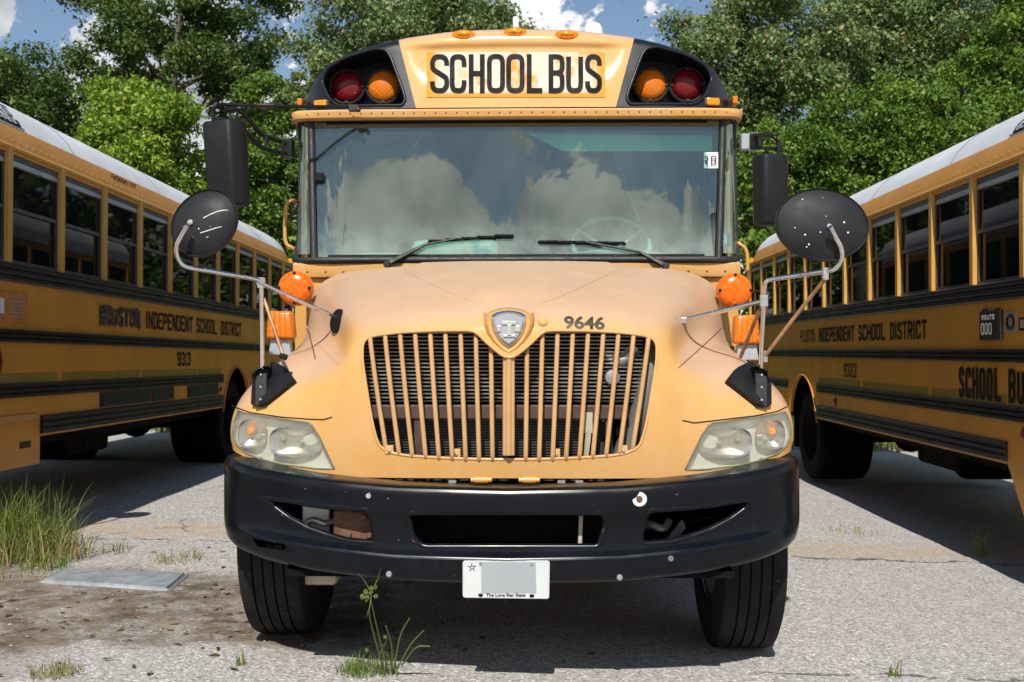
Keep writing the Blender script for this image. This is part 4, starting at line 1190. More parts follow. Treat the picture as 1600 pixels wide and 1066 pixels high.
# opening for the grille
half = [(0,283),(40,270),(110,212),(160,165),(200,150),(300,149),(410,151),(560,159),(680,174),(722,188),(742,215),(744,260),(735,340),(690,600),(662,705),(640,737),(600,757),(560,768),(480,778),(250,789),(0,793)]
gpoly = [(740+a, b) for a, b in half]+[(740-a, b) for a, b in half[-2:0:-1]]
gp3 = [B(*px2(a, b), 4.30) for a, b in gpoly]
gcx = (max(p.x for p in gp3)+min(p.x for p in gp3))/2
gcut = MB().prism([Vector((p.x-gcx, 3.9, p.z)) for p in gp3], (0, .68, 0)).mesh('c')
# headlamps
hl = [(1068,736),(1080,712),(1094,682),(1108,661),(1150,655),(1200,648),(1228,642),(1236,662),(1237,682),(1230,698),(1214,711),(1190,721),(1150,730),(1100,735)]
hl3 = [hh(x, y) for x, y in hl]
hlr = rounded([Vector((p.x, p.z, 0)) for p in hl3], .012, 3)
def hl_prism(sg, inset, y0, y1):
    c = sum(hlr, Vector())/len(hlr); out = []
    for p in hlr:
        q = p+(c-p).normalized()*inset; out.append(Vector((sg*q.x, y0, q.y)))
    return MB().prism(out, (0, y1-y0, 0)).mesh('c')
hoodme = MB().solidgrid(rowsT, inner).mesh('hood')
lensme = [boolean(hoodme.copy(), [hl_prism(s, .0035, 4.2, 4.75)], 'INTERSECT', 40) for s in (1, -1)]
hoodme = boolean(hoodme, [gcut, hl_prism(1, 0, 4.2, 4.75), hl_prism(-1, 0, 4.2, 4.75)], 'DIFFERENCE', 32)
hood = addm(hoodme, 'hood', 'paint')
# rolled edge round the grille opening
gh = []
for p in gp3:
    loc, nn, i, d = hoodbvh.ray_cast(Vector((p.x-gcx, 3, p.z)), Vector((0, 1, 0)))
    gh.append((loc or Vector((p.x-gcx, 4.3, p.z)))+Vector((0, .003, 0)))
mb = MB(); mb.tube(catmull(gh, 3, True), .0065, 8, closed=True); add(mb, 'grille_lip', 'paint', hood, smooth=60)
def seam(pts, r=.0022, mat='print', name='panel_seam', lift=.0004):
    P = []
    for (a, b), (c, d) in zip(pts[:-1], pts[1:]):
        for k in range(6): P.append(hh(lerp(a, c, k/6), lerp(b, d, k/6), lift))
    P.append(hh(*pts[-1], lift))
    mb = MB(); mb.tube(P, r, 5); return add(mb, name, mat, hood)
seam([(1060,575),(1085,553),(1110,530),(1127,513)], .0022, 'rust')
seam([(530,570),(505,545),(482,515),(477,508)], .003, 'paint')
seam([(362,633),(372,638),(392,645),(440,652),(480,655),(505,656),(519,652)], .0026)
seam([(1229,636),(1215,643),(1180,650),(1120,657),(1085,661),(1066,657)], .0026)

for q in ([(632,424),(660,438),(692,453),(725,467),(745,474)], [(968,421),(935,437),(900,453),(868,467),(846,474)]): seam(q, .0024, 'paint')

# ---- grille bars
bars = []
for i in range(1, 10):
    for s in (-1, 1):
        tx, bx = 28+23.9*(i-1), 26+21.1*(i-1)
        # top follows the opening
        tops = [(a/3.2, b/3.2) for a, b in half]
        ty = 470+interp([q[0] for q in tops[:12]], [q[1] for q in tops[:12]], tx)+2
        bots = [(a/3.2, b/3.2) for a, b in half[:12:-1]]
        by = 470+interp([q[0] for q in bots], [q[1] for q in bots], bx)+1
        p0 = B(791+s*tx, ty, 4.325); p1 = B(791+s*bx, by, 4.29)
        c = Vector((gcx, 0, 0)); p0 -= c; p1 -= c
        sag = lambda p: .05*(abs(p.x)/.66)**2
        p0.y += sag(p0); p1.y += sag(p1)
        md = p0.lerp(p1, .5)+Vector((0, -.012, 0)); e0 = p0.lerp(p1, .04)+Vector((0, -.006, 0))
        P = catmull([p0+Vector((0, .03, .006)), e0, md, p1+Vector((0, -.004, .02)), p1+Vector((0, .02, -.004))], 4)
        mb = MB(); mb.tube(P, .0098, 10, flat=(1, 0, 0)); bars.append(add(mb, 'grille_bar', 'barpaint', None, smooth=50))
mb = MB(); p0, p1 = Vector((0, 4.30, 1.385)), Vector((0, 4.268, .948))
for q in (-.0135, 0, .0135):
    mb.tube([p0+Vector((q, .006 if q else 0, 0)), p0.lerp(p1, .5)+Vector((q, (.006 if q else 0)-.008, 0)), p1+Vector((q, .006 if q else 0, 0))], .0115 if q else .014, 10, flat=(1, 0, 0))
add(mb, 'grille_centre_bar', 'barpaint', smooth=50)
for cx in (155, 490, 988, 1325):
    x, y = px2(cx, 762 if cx in (490, 988) else 745); p = B(x, y, 4.312)
    tb = MB(); tb.cbox(p, (.034, .010, .036)); tb = add(tb, 'grille_tab', 'paint', bevel=.003)
    mb = MB(); mb.lathe([(0, .010), (.006, .008), (.0085, .003), (.0085, 0)], p+Vector((0, -.005, -.004)), (0, -1, 0), 10); add(mb, 'bolt', 'shine', tb)

# ---- emblem
def shield(cx, cz, w, h, n=8):
    top = [(-.5, .36), (-.36, .44), (-.18, .485), (0, .50), (.18, .485), (.36, .44), (.5, .36)]
    side = [(.49, .16), (.43, -.06), (.32, -.25), (.17, -.41), (.0, -.52)]
    pts = top+side+[(-a, b) for a, b in side[-2::-1]]
    return [Vector((cx+a*w, 0, cz+b*h)) for a, b in pts]
ec = hh(793, 514); ez = ec.z; ey = ec.y
emb = None
def at_y(P, y): return [Vector((p.x, y, p.z)) for p in P]
def ring_loft(loops):
    mb = MB(); mb.grid(loops, cu=True); V = loops[-1]; mb.face(V); return mb
sh1 = shield(0, ez-.004, .205, .205); sh2 = shield(0, ez-.003, .180, .180); sh2b = shield(0, ez-.002, .158, .160)
emb = add(ring_loft([at_y(sh1, ey+.05), at_y(sh1, ey-.012), at_y(sh2, ey-.024), at_y(sh2b, ey-.020)]), 'emblem_surround', 'paint', smooth=35)
s3 = shield(0, ez, .142, .150); s4 = shield(0, ez, .126, .132); s5 = shield(0, ez, .112, .116)
badge = add(ring_loft([at_y(s3, ey-.012), at_y(s3, ey-.026), at_y(s4, ey-.034), at_y(s5, ey-.028)]), 'badge', 'shine', emb, smooth=25)
plate = add(ring_loft([at_y(s5, ey-.020), at_y(shield(0, ez, .108, .112), ey-.0295)]), 'badge_field', 'greybase', emb)
mb = MB()
for (a, b, c, d) in ((-.028, .016, .030, .030), (-.006, -.030, .012, .018), (-.022, -.034, .026, -.024), (-.046, -.012, -.032, .012), (.026, -.012, .046, .012)):
    mb.box((a, ey-.035, ez+b), (c, ey-.0285, ez+d))
add(mb, 'badge_letter', 'hose2', emb, bevel=.0015)
# release button and fleet number on the hood
p = hh(848, 503); mb = MB(); mb.lathe([(0, .014), (.014, .013), (.020, .008), (.021, -.002)], p, (0, -1, .35), 20); add(mb, 'hood_button', 'paint', smooth=40)
tm = text_mesh('9646', 1.0, bold=.032, spacing=.98)
xs_ = [v.co.x for v in tm.vertices]; ys_ = [v.co.y for v in tm.vertices]
bx0, bx1, by0, by1 = min(xs_), max(xs_), min(ys_), max(ys_)
for v in tm.vertices:
    a, b = (v.co.x-bx0)/(bx1-bx0), (v.co.y-by0)/(by1-by0)
    v.co = hh(881+64*a, 514+2*a-20.5*b, .0015)
addm(tm, 'fleet_number', 'numblack', hood)

# ---- headlamps: lens, pocket, reflectors
for k, s in enumerate((1, -1)):
    lamp = addm(lensme[k], 'headlight', 'lampglass')
    pol = []
    c = sum(hlr, Vector())/len(hlr)
    for p in hlr:
        q = p+(c-p).normalized()*.004; loc, nn, i, d = hoodbvh.ray_cast(Vector((s*q.x, 3, q.y)), Vector((0, 1, 0)))
        pol.append(Vector((s*q.x, (loc.y if loc else 4.5)+.012, q.y)))
    back = [Vector((p.x*.997, p.y+.030, lerp(p.z, .955, .08))) for p in pol]
    mb = MB(); mb.grid([pol, back], cu=True); mb.face(back); add(mb, 'lamp_pocket', 'bezel', lamp, smooth=30)
    mb = MB(); mb.tube([p+Vector((0, -.010, 0)) for p in pol], .0042, 6, closed=True); add(mb, 'lens_edge', 'lensedge', lamp, smooth=60)
    def bowl(px, py, rx, rz, Y, name, mat):
        p = hh(px, py); p.x *= s; p.y += .020
        o = MB().lathe([(1, -.005), (.96, .004), (.80, .016), (.6, .030), (.4, .042), (.2, .049), (0, .05)], (0, 0, 0), (0, 1, 0), 28)
        for v in o.bm.verts:
            x, z = v.co.x, v.co.z; rr = math.hypot(x, z)
            e = (abs(x)**3.2+abs(z)**3.2)**(1/3.2) if rr > 1e-6 else 1
            f = rr/e if e > 1e-6 else 1
            v.co = Vector((p.x+x*f*rx, p.y+v.co.y*.5, p.z+z*f*rz))
        q = add(o, name, mat, lamp, smooth=40)
        return p
    p = bowl(1134, 692, .112, .063, 4.455, 'reflector_bowl', 'reflector')
    mb = MB(); mb.lathe([(0, .022), (.008, .020), (.012, .012), (.012, 0)], p+Vector((-.02*s, .018, 0)), (0, -1, 0), 16); add(mb, 'bulb', 'shine', lamp, smooth=40)
    mb = MB(); mb.lathe([(0, .02), (.008, .018), (.012, .010), (.013, 0)], p+Vector((.055*s, .018, .01)), (0, -1, 0), 16); add(mb, 'bulb', 'reflector', lamp, smooth=40)
    p = bowl(1205, 680, .062, .062, 4.515, 'turn_signal_bowl', 'reflector')
    mb = MB(); mb.lathe([(0, .03), (.013, .026), (.018, .012), (.02, 0)], p+Vector((.008*s, .018, .012)), (0, -1, 0), 16); add(mb, 'amber_bulb', 'amber3', lamp, smooth=40)
    mb = MB(); mb.lathe([(0, .02), (.010, .018), (.013, .008), (.014, 0)], p+Vector((-.022*s, .018, -.012)), (0, -1, 0), 14); add(mb, 'bulb', 'shine', lamp, smooth=40)

# ---- bumper
path = catmull([(0,4.12,0),(.30,4.126,0),(.60,4.150,0),(.85,4.195,0),(1.02,4.255,0),(1.13,4.33,0),(1.20,4.43,0),(1.235,4.56,0),(1.24,4.74,0)], 7)
path = [Vector((-p.x, p.y, 0)) for p in path[:0:-1]]+path
PROF = [(0,.13),(0,.05),(.008,.022),(.03,.008),(.07,.001),(.12,0),(.22,.001),(.29,.006),(.345,.018),(.40,.024),(.50,.026),(.60,.026),(.655,.022),(.685,.010),(.705,.001),(.73,-.003),(.76,0),(.84,.003),(.92,.010),(.965,.024),(.99,.045),(1.0,.075),(1.0,.14)]
fine = []
for (a, b), (c, d) in zip(PROF[:-1], PROF[1:]): fine += [(a, b), ((a+c)/2, (b+d)/2)]
fine.append(PROF[-1])
def bump_rows(extra=0):
    rows = []
    for v, ins in fine:
        row = []
        for i, p in enumerate(path):
            t = (path[min(i+1, len(path)-1)]-path[max(i-1, 0)]).normalized(); n = Vector((t.y, -t.x, 0))
            if n.y > .2 and abs(p.x) < .5: n = -n
            au = abs(p.x); side = sstep(4.35, 4.74, p.y)
            zt = interp([0,.45,.79,1.05,1.2,1.24], [.832,.842,.868,.898,.922,.925], au)
            zbm = interp([0,.45,.79,1.0,1.12,1.2,1.24], [.448,.455,.485,.515,.54,.56,.575], au)+.04*side
            flat = sstep(.92, 1.16, au)
            ii = ins
            if .24 < v < .80: ii = ins*(1-flat)
            ii = ii+extra
            row.append(p-n*ii+Vector((0, 0, lerp(zt, zbm, v)+(0 if .01 < v < .99 else 0))))
        rows.append(row)
    return rows
brow = bump_rows(); bin_ = bump_rows(.016)
bbvh = bvh_of(brow); bh = hitter(bbvh, 4.15)
def bcut(pts, r=.012):
    P = rounded([Vector((bh(x, y).x, 3.9, bh(x, y).z)) for x, y in pts], r, 4)
    return P, MB().prism(P, (0, .75, 0)).mesh('c')
slot = [(636,801),(944,801),(948,822),(936,856),(660,856),(642,838)]
def cxy(pts): return [(330+a/3.333, 640+b/3.333) for a, b in pts]
cres = cxy([(286,458),(400,472),(520,494),(640,507),(815,520),(838,560),(860,650),(856,697),(800,697),(700,687),(600,658),(500,622),(400,568),(325,512)])
LP1, c1 = bcut(slot, .02); LP2, c2 = bcut(cres, .014)
LP3 = [mir(p) for p in LP2][::-1]; c3 = MB().prism(LP3, (0, .75, 0)).mesh('c')
LP4, c4 = bcut(cxy([(212,670),(388,702),(407,737),(240,714)]), .006)
bme = boolean(MB().solidgrid(brow, bin_).mesh('bumper'), [c1, c2, c3, c4], 'DIFFERENCE', 30)
bumper = addm(bme, 'bumper', 'bumper')
for P in (LP1, LP2, LP3):
    Q = []
    for p in P:
        loc, nn, i, d = bbvh.ray_cast(Vector((p.x, 3, p.z)), Vector((0, 1, 0)))
        Q.append((loc if loc else p)+Vector((0, .013, 0)))
    mb = MB(); mb.tube(Q, .0155, 12, closed=True); add(mb, 'opening_lip', 'bumper', bumper, smooth=60)
def bolt(px, py, r, mat='shine', washer=None):
    p = bh(px, py)
    mb = MB(); mb.lathe([(0, .008), (r*.35, .0078), (r*.4, .0105), (r*.75, .010), (r, .004), (r*1.02, -.002)], p, (0, -1, .1), 16); o = add(mb, 'bumper_bolt', mat, bumper, smooth=30)
    if washer:
        m2 = MB(); m2.lathe([(0, .002), (washer*.9, .002), (washer, -.002)], p, (0, -1, .1), 20); add(m2, 'bare_paint_patch', 'paintchip', bumper)
bolt(576, 775, .0135); bolt(608, 897, .0135, 'alu'); bolt(968, 902, .0135, 'alu'); bolt(999, 780, .013, 'rust', .030); bolt(1048, 873, .012, 'hose')
# registration plate
ply = bh(790, 905).y-.012
def PB(x, y): p = B(x, y, ply); return p
pp = rounded([PB(723, 876), PB(859, 876), PB(858, 936), PB(723, 934)], .012, 4)
plate = MB().prism(pp, (0, .003, 0)); plate = add(plate, 'number_plate', 'platewhite', bumper)
mb = MB(); mb.tube([p+Vector((0, .0005, 0)) for p in rounded([PB(724.5, 877.5), PB(857.5, 877.5), PB(856.5, 934.5), PB(724.5, 932.5)], .011, 4)], .0022, 6, closed=True)
def on_plate(): pass
pl_o = plate
def lift_face(pts, dy, name, mat, parent):
    mb = MB(); mb.prism([p+Vector((0, dy, 0)) for p in pts], (0, .0008, 0)); return add(mb, name, mat, parent)
rim = add(mb, 'plate_rim', 'platewhite', pl_o); lift_face([PB(752, 879), PB(837, 879), PB(838, 927), PB(752, 927)], -.0012, 'plate_blank_area', 'plategrey', pl_o)
tm = text_mesh('The Lone Star State', 1.0, bold=.03, spacing=1.02)
xs_ = [v.co.x for v in tm.vertices]; ys_ = [v.co.y for v in tm.vertices]
for v in tm.vertices:
    a, b = (v.co.x-min(xs_))/(max(xs_)-min(xs_)), (v.co.y-min(ys_))/(max(ys_)-min(ys_))
    v.co = PB(759.5+61.5*a, 932.5-5.2*b)+Vector((0, -.0016, 0))
o = addm(tm, 'plate_lettering', 'print', bumper); o.parent = pl_o
pc = PB(737.5, 886.5); mb = MB()
for k in range(5):
    a = PI/2+2*PI*k/5; a2 = a+.28
    def pol(r, t): return pc+Vector((math.cos(t)*r, -.0016, math.sin(t)*r))
    mb.face([pol(.0195, a+.06), pol(.006, a-.35), pol(.0025, a)]); mb.face([pol(.0195, a+.06), pol(.0035, a+.1), pol(.007, a+.5)])
o = add(mb, 'plate_star', 'print', pl_o)
for x, y, m in ((751, 881, 'alu'), (831, 882, 'alu'), (751, 930, 'print'), (831, 931, 'print')):
    mb = MB(); mb.lathe([(0, .004), (.005, .0035), (.0065, .0015), (.0065, 0)], PB(x, y)+Vector((0, -.001, 0)), (0, -1, 0), 10, sx=1.5 if m == 'print' else 1)
    add(mb, 'plate_bolt' if m == 'alu' else 'plate_slot', m, pl_o)
# ---- behind the grille and the bumper
fins = MB()
for i in range(20):
    z = 1.155+i*.0160
    fins.hexa([Vector((-.62,4.45,z)),Vector((.56,4.45,z)),Vector((.56,4.47,z)),Vector((-.62,4.47,z))], [Vector((-.62,4.445,z+.0060)),Vector((.56,4.445,z+.0060)),Vector((.56,4.475,z+.0060)),Vector((-.62,4.475,z+.0060))])
o = add(fins, 'condenser', 'fin'); o['kind'] = 'stuff'
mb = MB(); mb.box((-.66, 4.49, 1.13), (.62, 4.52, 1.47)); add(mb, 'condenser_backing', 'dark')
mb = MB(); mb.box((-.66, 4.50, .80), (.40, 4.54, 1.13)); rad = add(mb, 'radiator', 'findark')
mb = MB()
for i in range(26): mb.box((-.64, 4.492, .82+i*.0115), (.38, 4.501, .8235+i*.0115))
o = add(mb, 'radiator_fin', 'sash', rad); o['kind'] = 'stuff'
mb = MB(); mb.box((-.66, 4.40, 1.085), (.50, 4.43, 1.145)); add(mb, 'cross_bar', 'brownbar', bevel=.006)
mb = MB(); mb.box((-.40, 4.41, .80), (-.36, 4.44, 1.12)); add(mb, 'upright_bracket', 'brownbar', bevel=.004)
mb = MB(); mb.box((.40, 4.41, .80), (.43, 4.44, 1.10)); add(mb, 'upright_bracket', 'brownbar', bevel=.004)
mb = MB(); mb.box((.31, 4.39, 1.03), (.345, 4.42, 1.115)); mb.tube(catmull([(.33,4.40,1.04),(.32,4.40,.95),(.305,4.41,.84)], 5), .014, 6); add(mb, 'washer_hose', 'beige', smooth=40)
mb = MB(); mb.tube(catmull([(.62,4.52,1.42),(.60,4.50,1.30),(.57,4.48,1.15),(.52,4.49,1.02),(.47,4.50,.86)], 6), .055, 12); add(mb, 'intake_hose', 'hose', smooth=60)
mb = MB(); mb.tube(catmull([(.40,4.50,1.36),(.47,4.46,1.33),(.53,4.47,1.38)], 5), .03, 10); mb.lathe([(0, .03), (.03, .025), (.035, 0)], (.43, 4.44, 1.26), (0, -1, 0), 14); add(mb, 'coolant_fitting', 'alu', smooth=60)
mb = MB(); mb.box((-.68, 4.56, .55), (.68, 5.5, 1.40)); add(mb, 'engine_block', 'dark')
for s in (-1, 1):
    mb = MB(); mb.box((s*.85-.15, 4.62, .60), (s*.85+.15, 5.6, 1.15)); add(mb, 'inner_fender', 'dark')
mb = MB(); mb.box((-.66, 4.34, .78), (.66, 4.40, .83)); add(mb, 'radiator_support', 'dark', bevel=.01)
for x in (752, 827):
    p = B(x, 750, 4.24); mb = MB(); mb.tube([p+Vector((-.042, 0, 0)), p+Vector((.042, 0, 0))], .011, 10); mb.tube([p+Vector((-.026, 0, 0)), p+Vector((.026, 0, 0))], .015, 10); add(mb, 'hood_hinge', 'paint2', smooth=40)
for x in (707, 877, 905): p = B(x, 753, 4.24); mb = MB(); mb.cbox(p, (.03, .02, .010)); add(mb, 'latch_pin', 'alu')
# inside the bumper openings
p = B(553, 822, 4.26); mb = MB(); mb.cbox(p, (.165, .012, .125)); rp = add(mb, 'tow_plate', 'rust', bevel=.006)
for x, y in ((545, 799), (569, 808), (545, 836), (577, 836)):
    mb = MB(); mb.lathe([(0, .016), (.010, .016), (.013, .012), (.013, 0)], B(x, y, 4.25), (0, -1, 0), 6); add(mb, 'hex_bolt', 'rust', rp)
p = B(494, 812, 4.33); mb = MB(); mb.cbox(p, (.11, .02, .14)); add(mb, 'grey_bracket', 'white', bevel=.006)
mb = MB(); mb.tube(catmull([B(476,820,4.29),B(490,812,4.26),B(505,818,4.26),B(520,815,4.27),B(530,812,4.28)], 5), .013, 8); add(mb, 'tow_hook', 'sash', smooth=60)
mb = MB(); mb.tube(catmull([B(1000,825,4.28),B(1015,820,4.25),B(1035,826,4.25),B(1045,815,4.3)], 5), .016, 8); add(mb, 'tow_hook', 'sash', smooth=60)
mb = MB(); mb.prism([B(1040,845,4.33),B(1066,812,4.33),B(1072,825,4.33),B(1055,845,4.33)], (0,.02,0)); add(mb, 'grey_bracket', 'hose')
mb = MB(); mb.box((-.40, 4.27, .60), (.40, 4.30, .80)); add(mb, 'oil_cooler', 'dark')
mb = MB()
for i in range(14): mb.box((-.38, 4.262, .61+i*.0125), (.30, 4.271, .615+i*.0125))
o = add(mb, 'cooler_fin', 'dark'); o['kind'] = 'stuff'
mb = MB(); mb.tube([B(908, 803, 4.235), B(906, 854, 4.235)], .009, 8); add(mb, 'cable_conduit', 'beige')
mb = MB(); mb.tube([B(640,826,4.16),B(646,845,4.16),B(660,855,4.16),B(790,858,4.155),B(925,857,4.16),B(938,848,4.16),B(944,826,4.16)], .006, 6); add(mb, 'rusty_mesh_edge', 'rust', smooth=50)
for s in (-1, 1):
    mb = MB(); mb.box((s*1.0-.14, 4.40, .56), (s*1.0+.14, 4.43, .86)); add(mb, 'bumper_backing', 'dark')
mb = MB(); mb.box((-.90, 4.245, .462), (.90, 5.0, .49)); add(mb, 'light_block_plate', 'dark')  # plate added under the nose to block sun leaking through the bumper slot
mb = MB(); mb.cbox(B(500, 899, 4.75), (.17, .12, .07)); add(mb, 'washer_tank', 'beige', bevel=.02)
# chassis
mb = MB(); mb.box((-.50, 4.4, .45), (-.40, 15, .68)); add(mb, 'frame_rail', 'dark'); mb = MB(); mb.box((.40, 4.4, .45), (.50, 15, .68)); add(mb, 'frame_rail', 'dark')
mb = MB(); mb.tube([(-1.0, 5.08, .46), (1.0, 5.08, .46)], .075, 10); add(mb, 'front_axle', 'dark', smooth=50)
mb = MB(); mb.box((-1.12, 5.75, .62), (1.12, 15.2, .85)); add(mb, 'underbody', 'dark')
make_wheel(bus, (1.06, 5.08, .5+gz(1.0)), 1, .5, .29); make_wheel(bus, (-1.06, 5.08, .5+gz(-1.15)), -1, .5, .29)
make_wheel(bus, (.90, 12.3, .49), 1, .5, .28, 0, True); make_wheel(bus, (-.90, 12.3, .51), -1, .5, .28, 0, True)

# ---- cowl below the windscreen
mb = MB(); mb.box((-1.205, 5.72, 1.05), (1.205, 5.80, 1.80)); cowl = add(mb, 'cowl_panel', 'paint2', bevel=.012)
led = []
for u in (-1.21, -1.17, -.6, 0, .6, 1.17, 1.21):
    y = 5.655+.05*sstep(1.12, 1.21, abs(u)); led.append([Vector((u, 5.76, 1.775)), Vector((u, y+.005, 1.775)), Vector((u, y, 1.785)), Vector((u, y, 1.845)), Vector((u, y+.02, 1.858)), Vector((u, 5.76, 1.862))])
mb = MB(); mb.grid(led); mb.face(led[0]); mb.face(led[-1]); add(mb, 'cowl_ledge', 'paint', cowl, smooth=30)
mb = MB()
for k in range(24):
    u = -1.12+k*2.24/23
    mb.lathe([(0, .004), (.006, .003), (.007, 0)], (u, 5.654, 1.80), (0, -1, 0), 6)
o = add(mb, 'cowl_rivet', 'rust', cowl); o['kind'] = 'stuff'
for s in (-1, 1):
    mb = MB(); mb.box((s*.98-.16, 5.712, 1.50), (s*.98+.16, 5.722, 1.772)); add(mb, 'cowl_access_panel', 'paint2', cowl, bevel=.003)
mb = MB(); mb.box((1.03, 5.45, 1.20), (1.13, 5.47, 1.40)); add(mb, 'mesh_step', 'side_black')

# ---- windscreen
ZB, ZT = 1.872, 2.660
def wpath(t):           # plan path of the glass, t in -1..1
    s = 1 if t >= 0 else -1; a = abs(t)
    P = [(0, 5.665), (.5, 5.668), (1.0, 5.675), (1.105, 5.685), (1.155, 5.70), (1.19, 5.735), (1.207, 5.80), (1.213, 5.93)]
    K = [0, .38, .76, .84, .88, .92, .95, 1]
    return Vector((s*interp(K, [p[0] for p in P], a), interp(K, [p[1] for p in P], a), 0))
def wpt(t, z, out=0):
    p = wpath(t); k = (z-ZB)/(ZT-ZB); fr = 1-sstep(.84, 1.0, abs(t))*.6
    d = wpath(min(1, t+.01))-wpath(max(-1, t-.01)); n = Vector((d.y, -d.x, 0)).normalized()
    lean = .150*k*fr
    return Vector((p.x, p.y+lean, z))+n*out+Vector((0, 0, 0))
# front pane (a trapezoid, wider at the top), corner panes
def tz(s, z): return s*lerp(.812, .852, (z-ZB)/(ZT-ZB))
rows = [[wpt(lerp(-tz(1, z), tz(1, z), i/24), z) for i in range(25)] for z in [lerp(ZB+.012, ZT-.012, j/4) for j in range(5)]]
wsn = add(MB().grid(rows), 'windscreen', 'screen', smooth=60)
for s in (-1, 1):
    rows = [[wpt(s*lerp(tz(1, z)+.035, .985, i/8), z) for i in range(9)] for z in [lerp(ZB+.03, ZT-.03, j/4) for j in range(5)]]
    add(MB().grid(rows), 'corner_pane', 'screen', smooth=60)
    mb = MB(); mb.tube([wpt(s*(tz(1, z)+.016), z, .004) for z in [lerp(ZB-.005, ZT+.005, j/6) for j in range(7)]], .0185, 8); add(mb, 'windscreen_pillar', 'rubber', smooth=60)
loop = [wpt(lerp(-.90, .90, i/40), ZB-.006, .006) for i in range(41)]
c = [(.93, ZB+.006), (.955, ZB+.035), (.975, ZB+.09), (.985, ZB+.17), (.988, ZB+.4), (.988, ZT-.2), (.985, ZT-.09), (.975, ZT-.04), (.955, ZT-.008), (.93, ZT+.004)]
loop += [wpt(t, z, .006) for t, z in c]+[wpt(lerp(.90, -.90, i/40), ZT+.004, .006) for i in range(41)]+[wpt(-t, z, .006) for t, z in c[::-1]]
mb = MB(); mb.tube(loop, .0185, 8, closed=True); add(mb, 'windscreen_gasket', 'rubber', smooth=60)
mb = MB(); mb.tube([wpt(lerp(-.80, .80, i/30), ZT-.020, -.004) for i in range(31)], .010, 6); mb.tube([wpt(lerp(-.77, .77, i/30), ZB+.016, -.004) for i in range(31)], .010, 6)
add(mb, 'inner_gasket', 'print', smooth=60)
mb = MB(); p = wpt(-.815, 2.33, .024); mb.cbox(p, (.045, .02, .05)); add(mb, 'gasket_clip', 'print', bevel=.006)
# stickers on the glass
def wq(x0, y0, x1, y1, name, mat, parent, n=2, lift=.004):
    mb = MB(); P = []
    for x, y in ((x0, y0), (x1, y0), (x1, y1), (x0, y1)):
        p = B(x, y, 5.72); k = (p.z-ZB)/(ZT-ZB); Y = 5.68+.15*k; P.append(B(x, y, Y-lift+.012))
    mb.face(P); return add(mb, name, mat, parent)
stk = wq(1100, 238, 1122, 263, 'white_sticker', 'sticker', wsn, lift=.010)
mb = MB()
for ch, x0, x1 in (('B', 1111, 1119.5), ('R', 1098.5, 1107)):
    for st in ribbons(ch, x0, x1, -257.5, -243.5, 1.7):
        for qd in st:
            if all(p.x >= 1100 for p in qd): mb.face([B(p.x, -p.y, 5.675+.15*((B(p.x, -p.y, 5.72).z-ZB)/(ZT-ZB))-.004) for p in qd])
o = add(mb, 'sticker_lettering', 'print', stk)
o.parent = wsn
def cornerpatch(x0, y0, x1, y1, name, mat, Yd):
    mb = MB(); mb.face([B(x0, y0, Yd), B(x1, y0, Yd+.05), B(x1, y1, Yd+.05), B(x0, y1, Yd)]); return add(mb, name, mat)
cornerpatch(1129, 364, 1141, 385, 'blue_sticker', 'bluest', 5.71)
cornerpatch(1131.5, 368, 1138.5, 381, 'sticker_panel', 'teal', 5.707)

# ---- inside the cab
mb = MB(); mb.box((-1.16, 5.86, .9), (1.16, 15, 1.0)); add(mb, 'cabin_floor', 'inner')
rows = [[Vector((u, y, z)) for u in np.linspace(-1.13, 1.13, 15)] for y, z in ((5.70, 1.86), (5.74, 1.885), (5.95, 1.90), (6.15, 1.87), (6.2, 1.4))]
for r in rows[1:4]:
    for p in r: p.z += .05*math.exp(-((p.x-.55)/.28)**2)+.03*math.exp(-((p.x+.75)/.25)**2)
add(MB().grid(rows), 'dashboard', 'dash', smooth=60)
sw = MB(); C0 = Vector((.56, 6.32, 2.02)); T = [C0+Vector((math.cos(2*PI*k/32)*.23, math.sin(2*PI*k/32)*.14, math.sin(2*PI*k/32)*.17)) for k in range(32)]
sw.tube(T, .014, 8, closed=True)
for k in (3, 13, 24): sw.tube([C0+Vector((0, -.05, -.06)), T[k]], .010, 6)
add(sw, 'steering_wheel', 'dash', smooth=60)
mb = MB(); mb.cbox((-.35, 6.05, 1.965), (.5, .1, .10)); add(mb, 'dash_binnacle', 'dash', bevel=.04)
fan = MB(); fc = B(835, 232, 5.98)
for r in (.05, .10): fan.tube([fc+Vector((math.cos(2*PI*k/24)*r, 0, math.sin(2*PI*k/24)*r)) for k in range(24)], .003, 5, closed=True)
for k in range(8): fan.tube([fc, fc+Vector((math.cos(PI*k/4)*.10, 0, math.sin(PI*k/4)*.10))], .0025, 5)
fan.lathe([(0, .02), (.03, .02), (.035, 0)], fc+Vector((0, .02, 0)), (0, -1, 0), 12); add(fan, 'defroster_fan', 'hose')
vis = MB(); a, b, c_, d = B(822, 208, 5.97), B(1112, 212, 5.97), B(1112, 236, 5.93), B(880, 236, 5.93); vis.prism([a, b, c_, d], (0, .012, 0)); add(vis, 'sun_visor', 'teal')
for row in range(8):
    y = 7.3+row*.78
    for s in (-1, 1):
        mb = MB(); mb.box((s*.64-.46, y, 1.0), (s*.64+.46, y+.14, 2.02)); add(mb, 'passenger_seat', 'seat', bevel=.05)
mb = MB(); mb.box((.32, 6.75, 1.1), (.82, 6.92, 2.12)); add(mb, 'driver_seat', 'seat', bevel=.06)
for x0, y0, x1, y1, nm in ((648, 232, 660, 205, 'grab_pole'), (960, 240, 1000, 350, 'grab_pole')):
    mb = MB(); mb.tube([B(x0, y0, 6.5), B(x1, y1, 6.5)], .012, 6); add(mb, nm, 'alu')

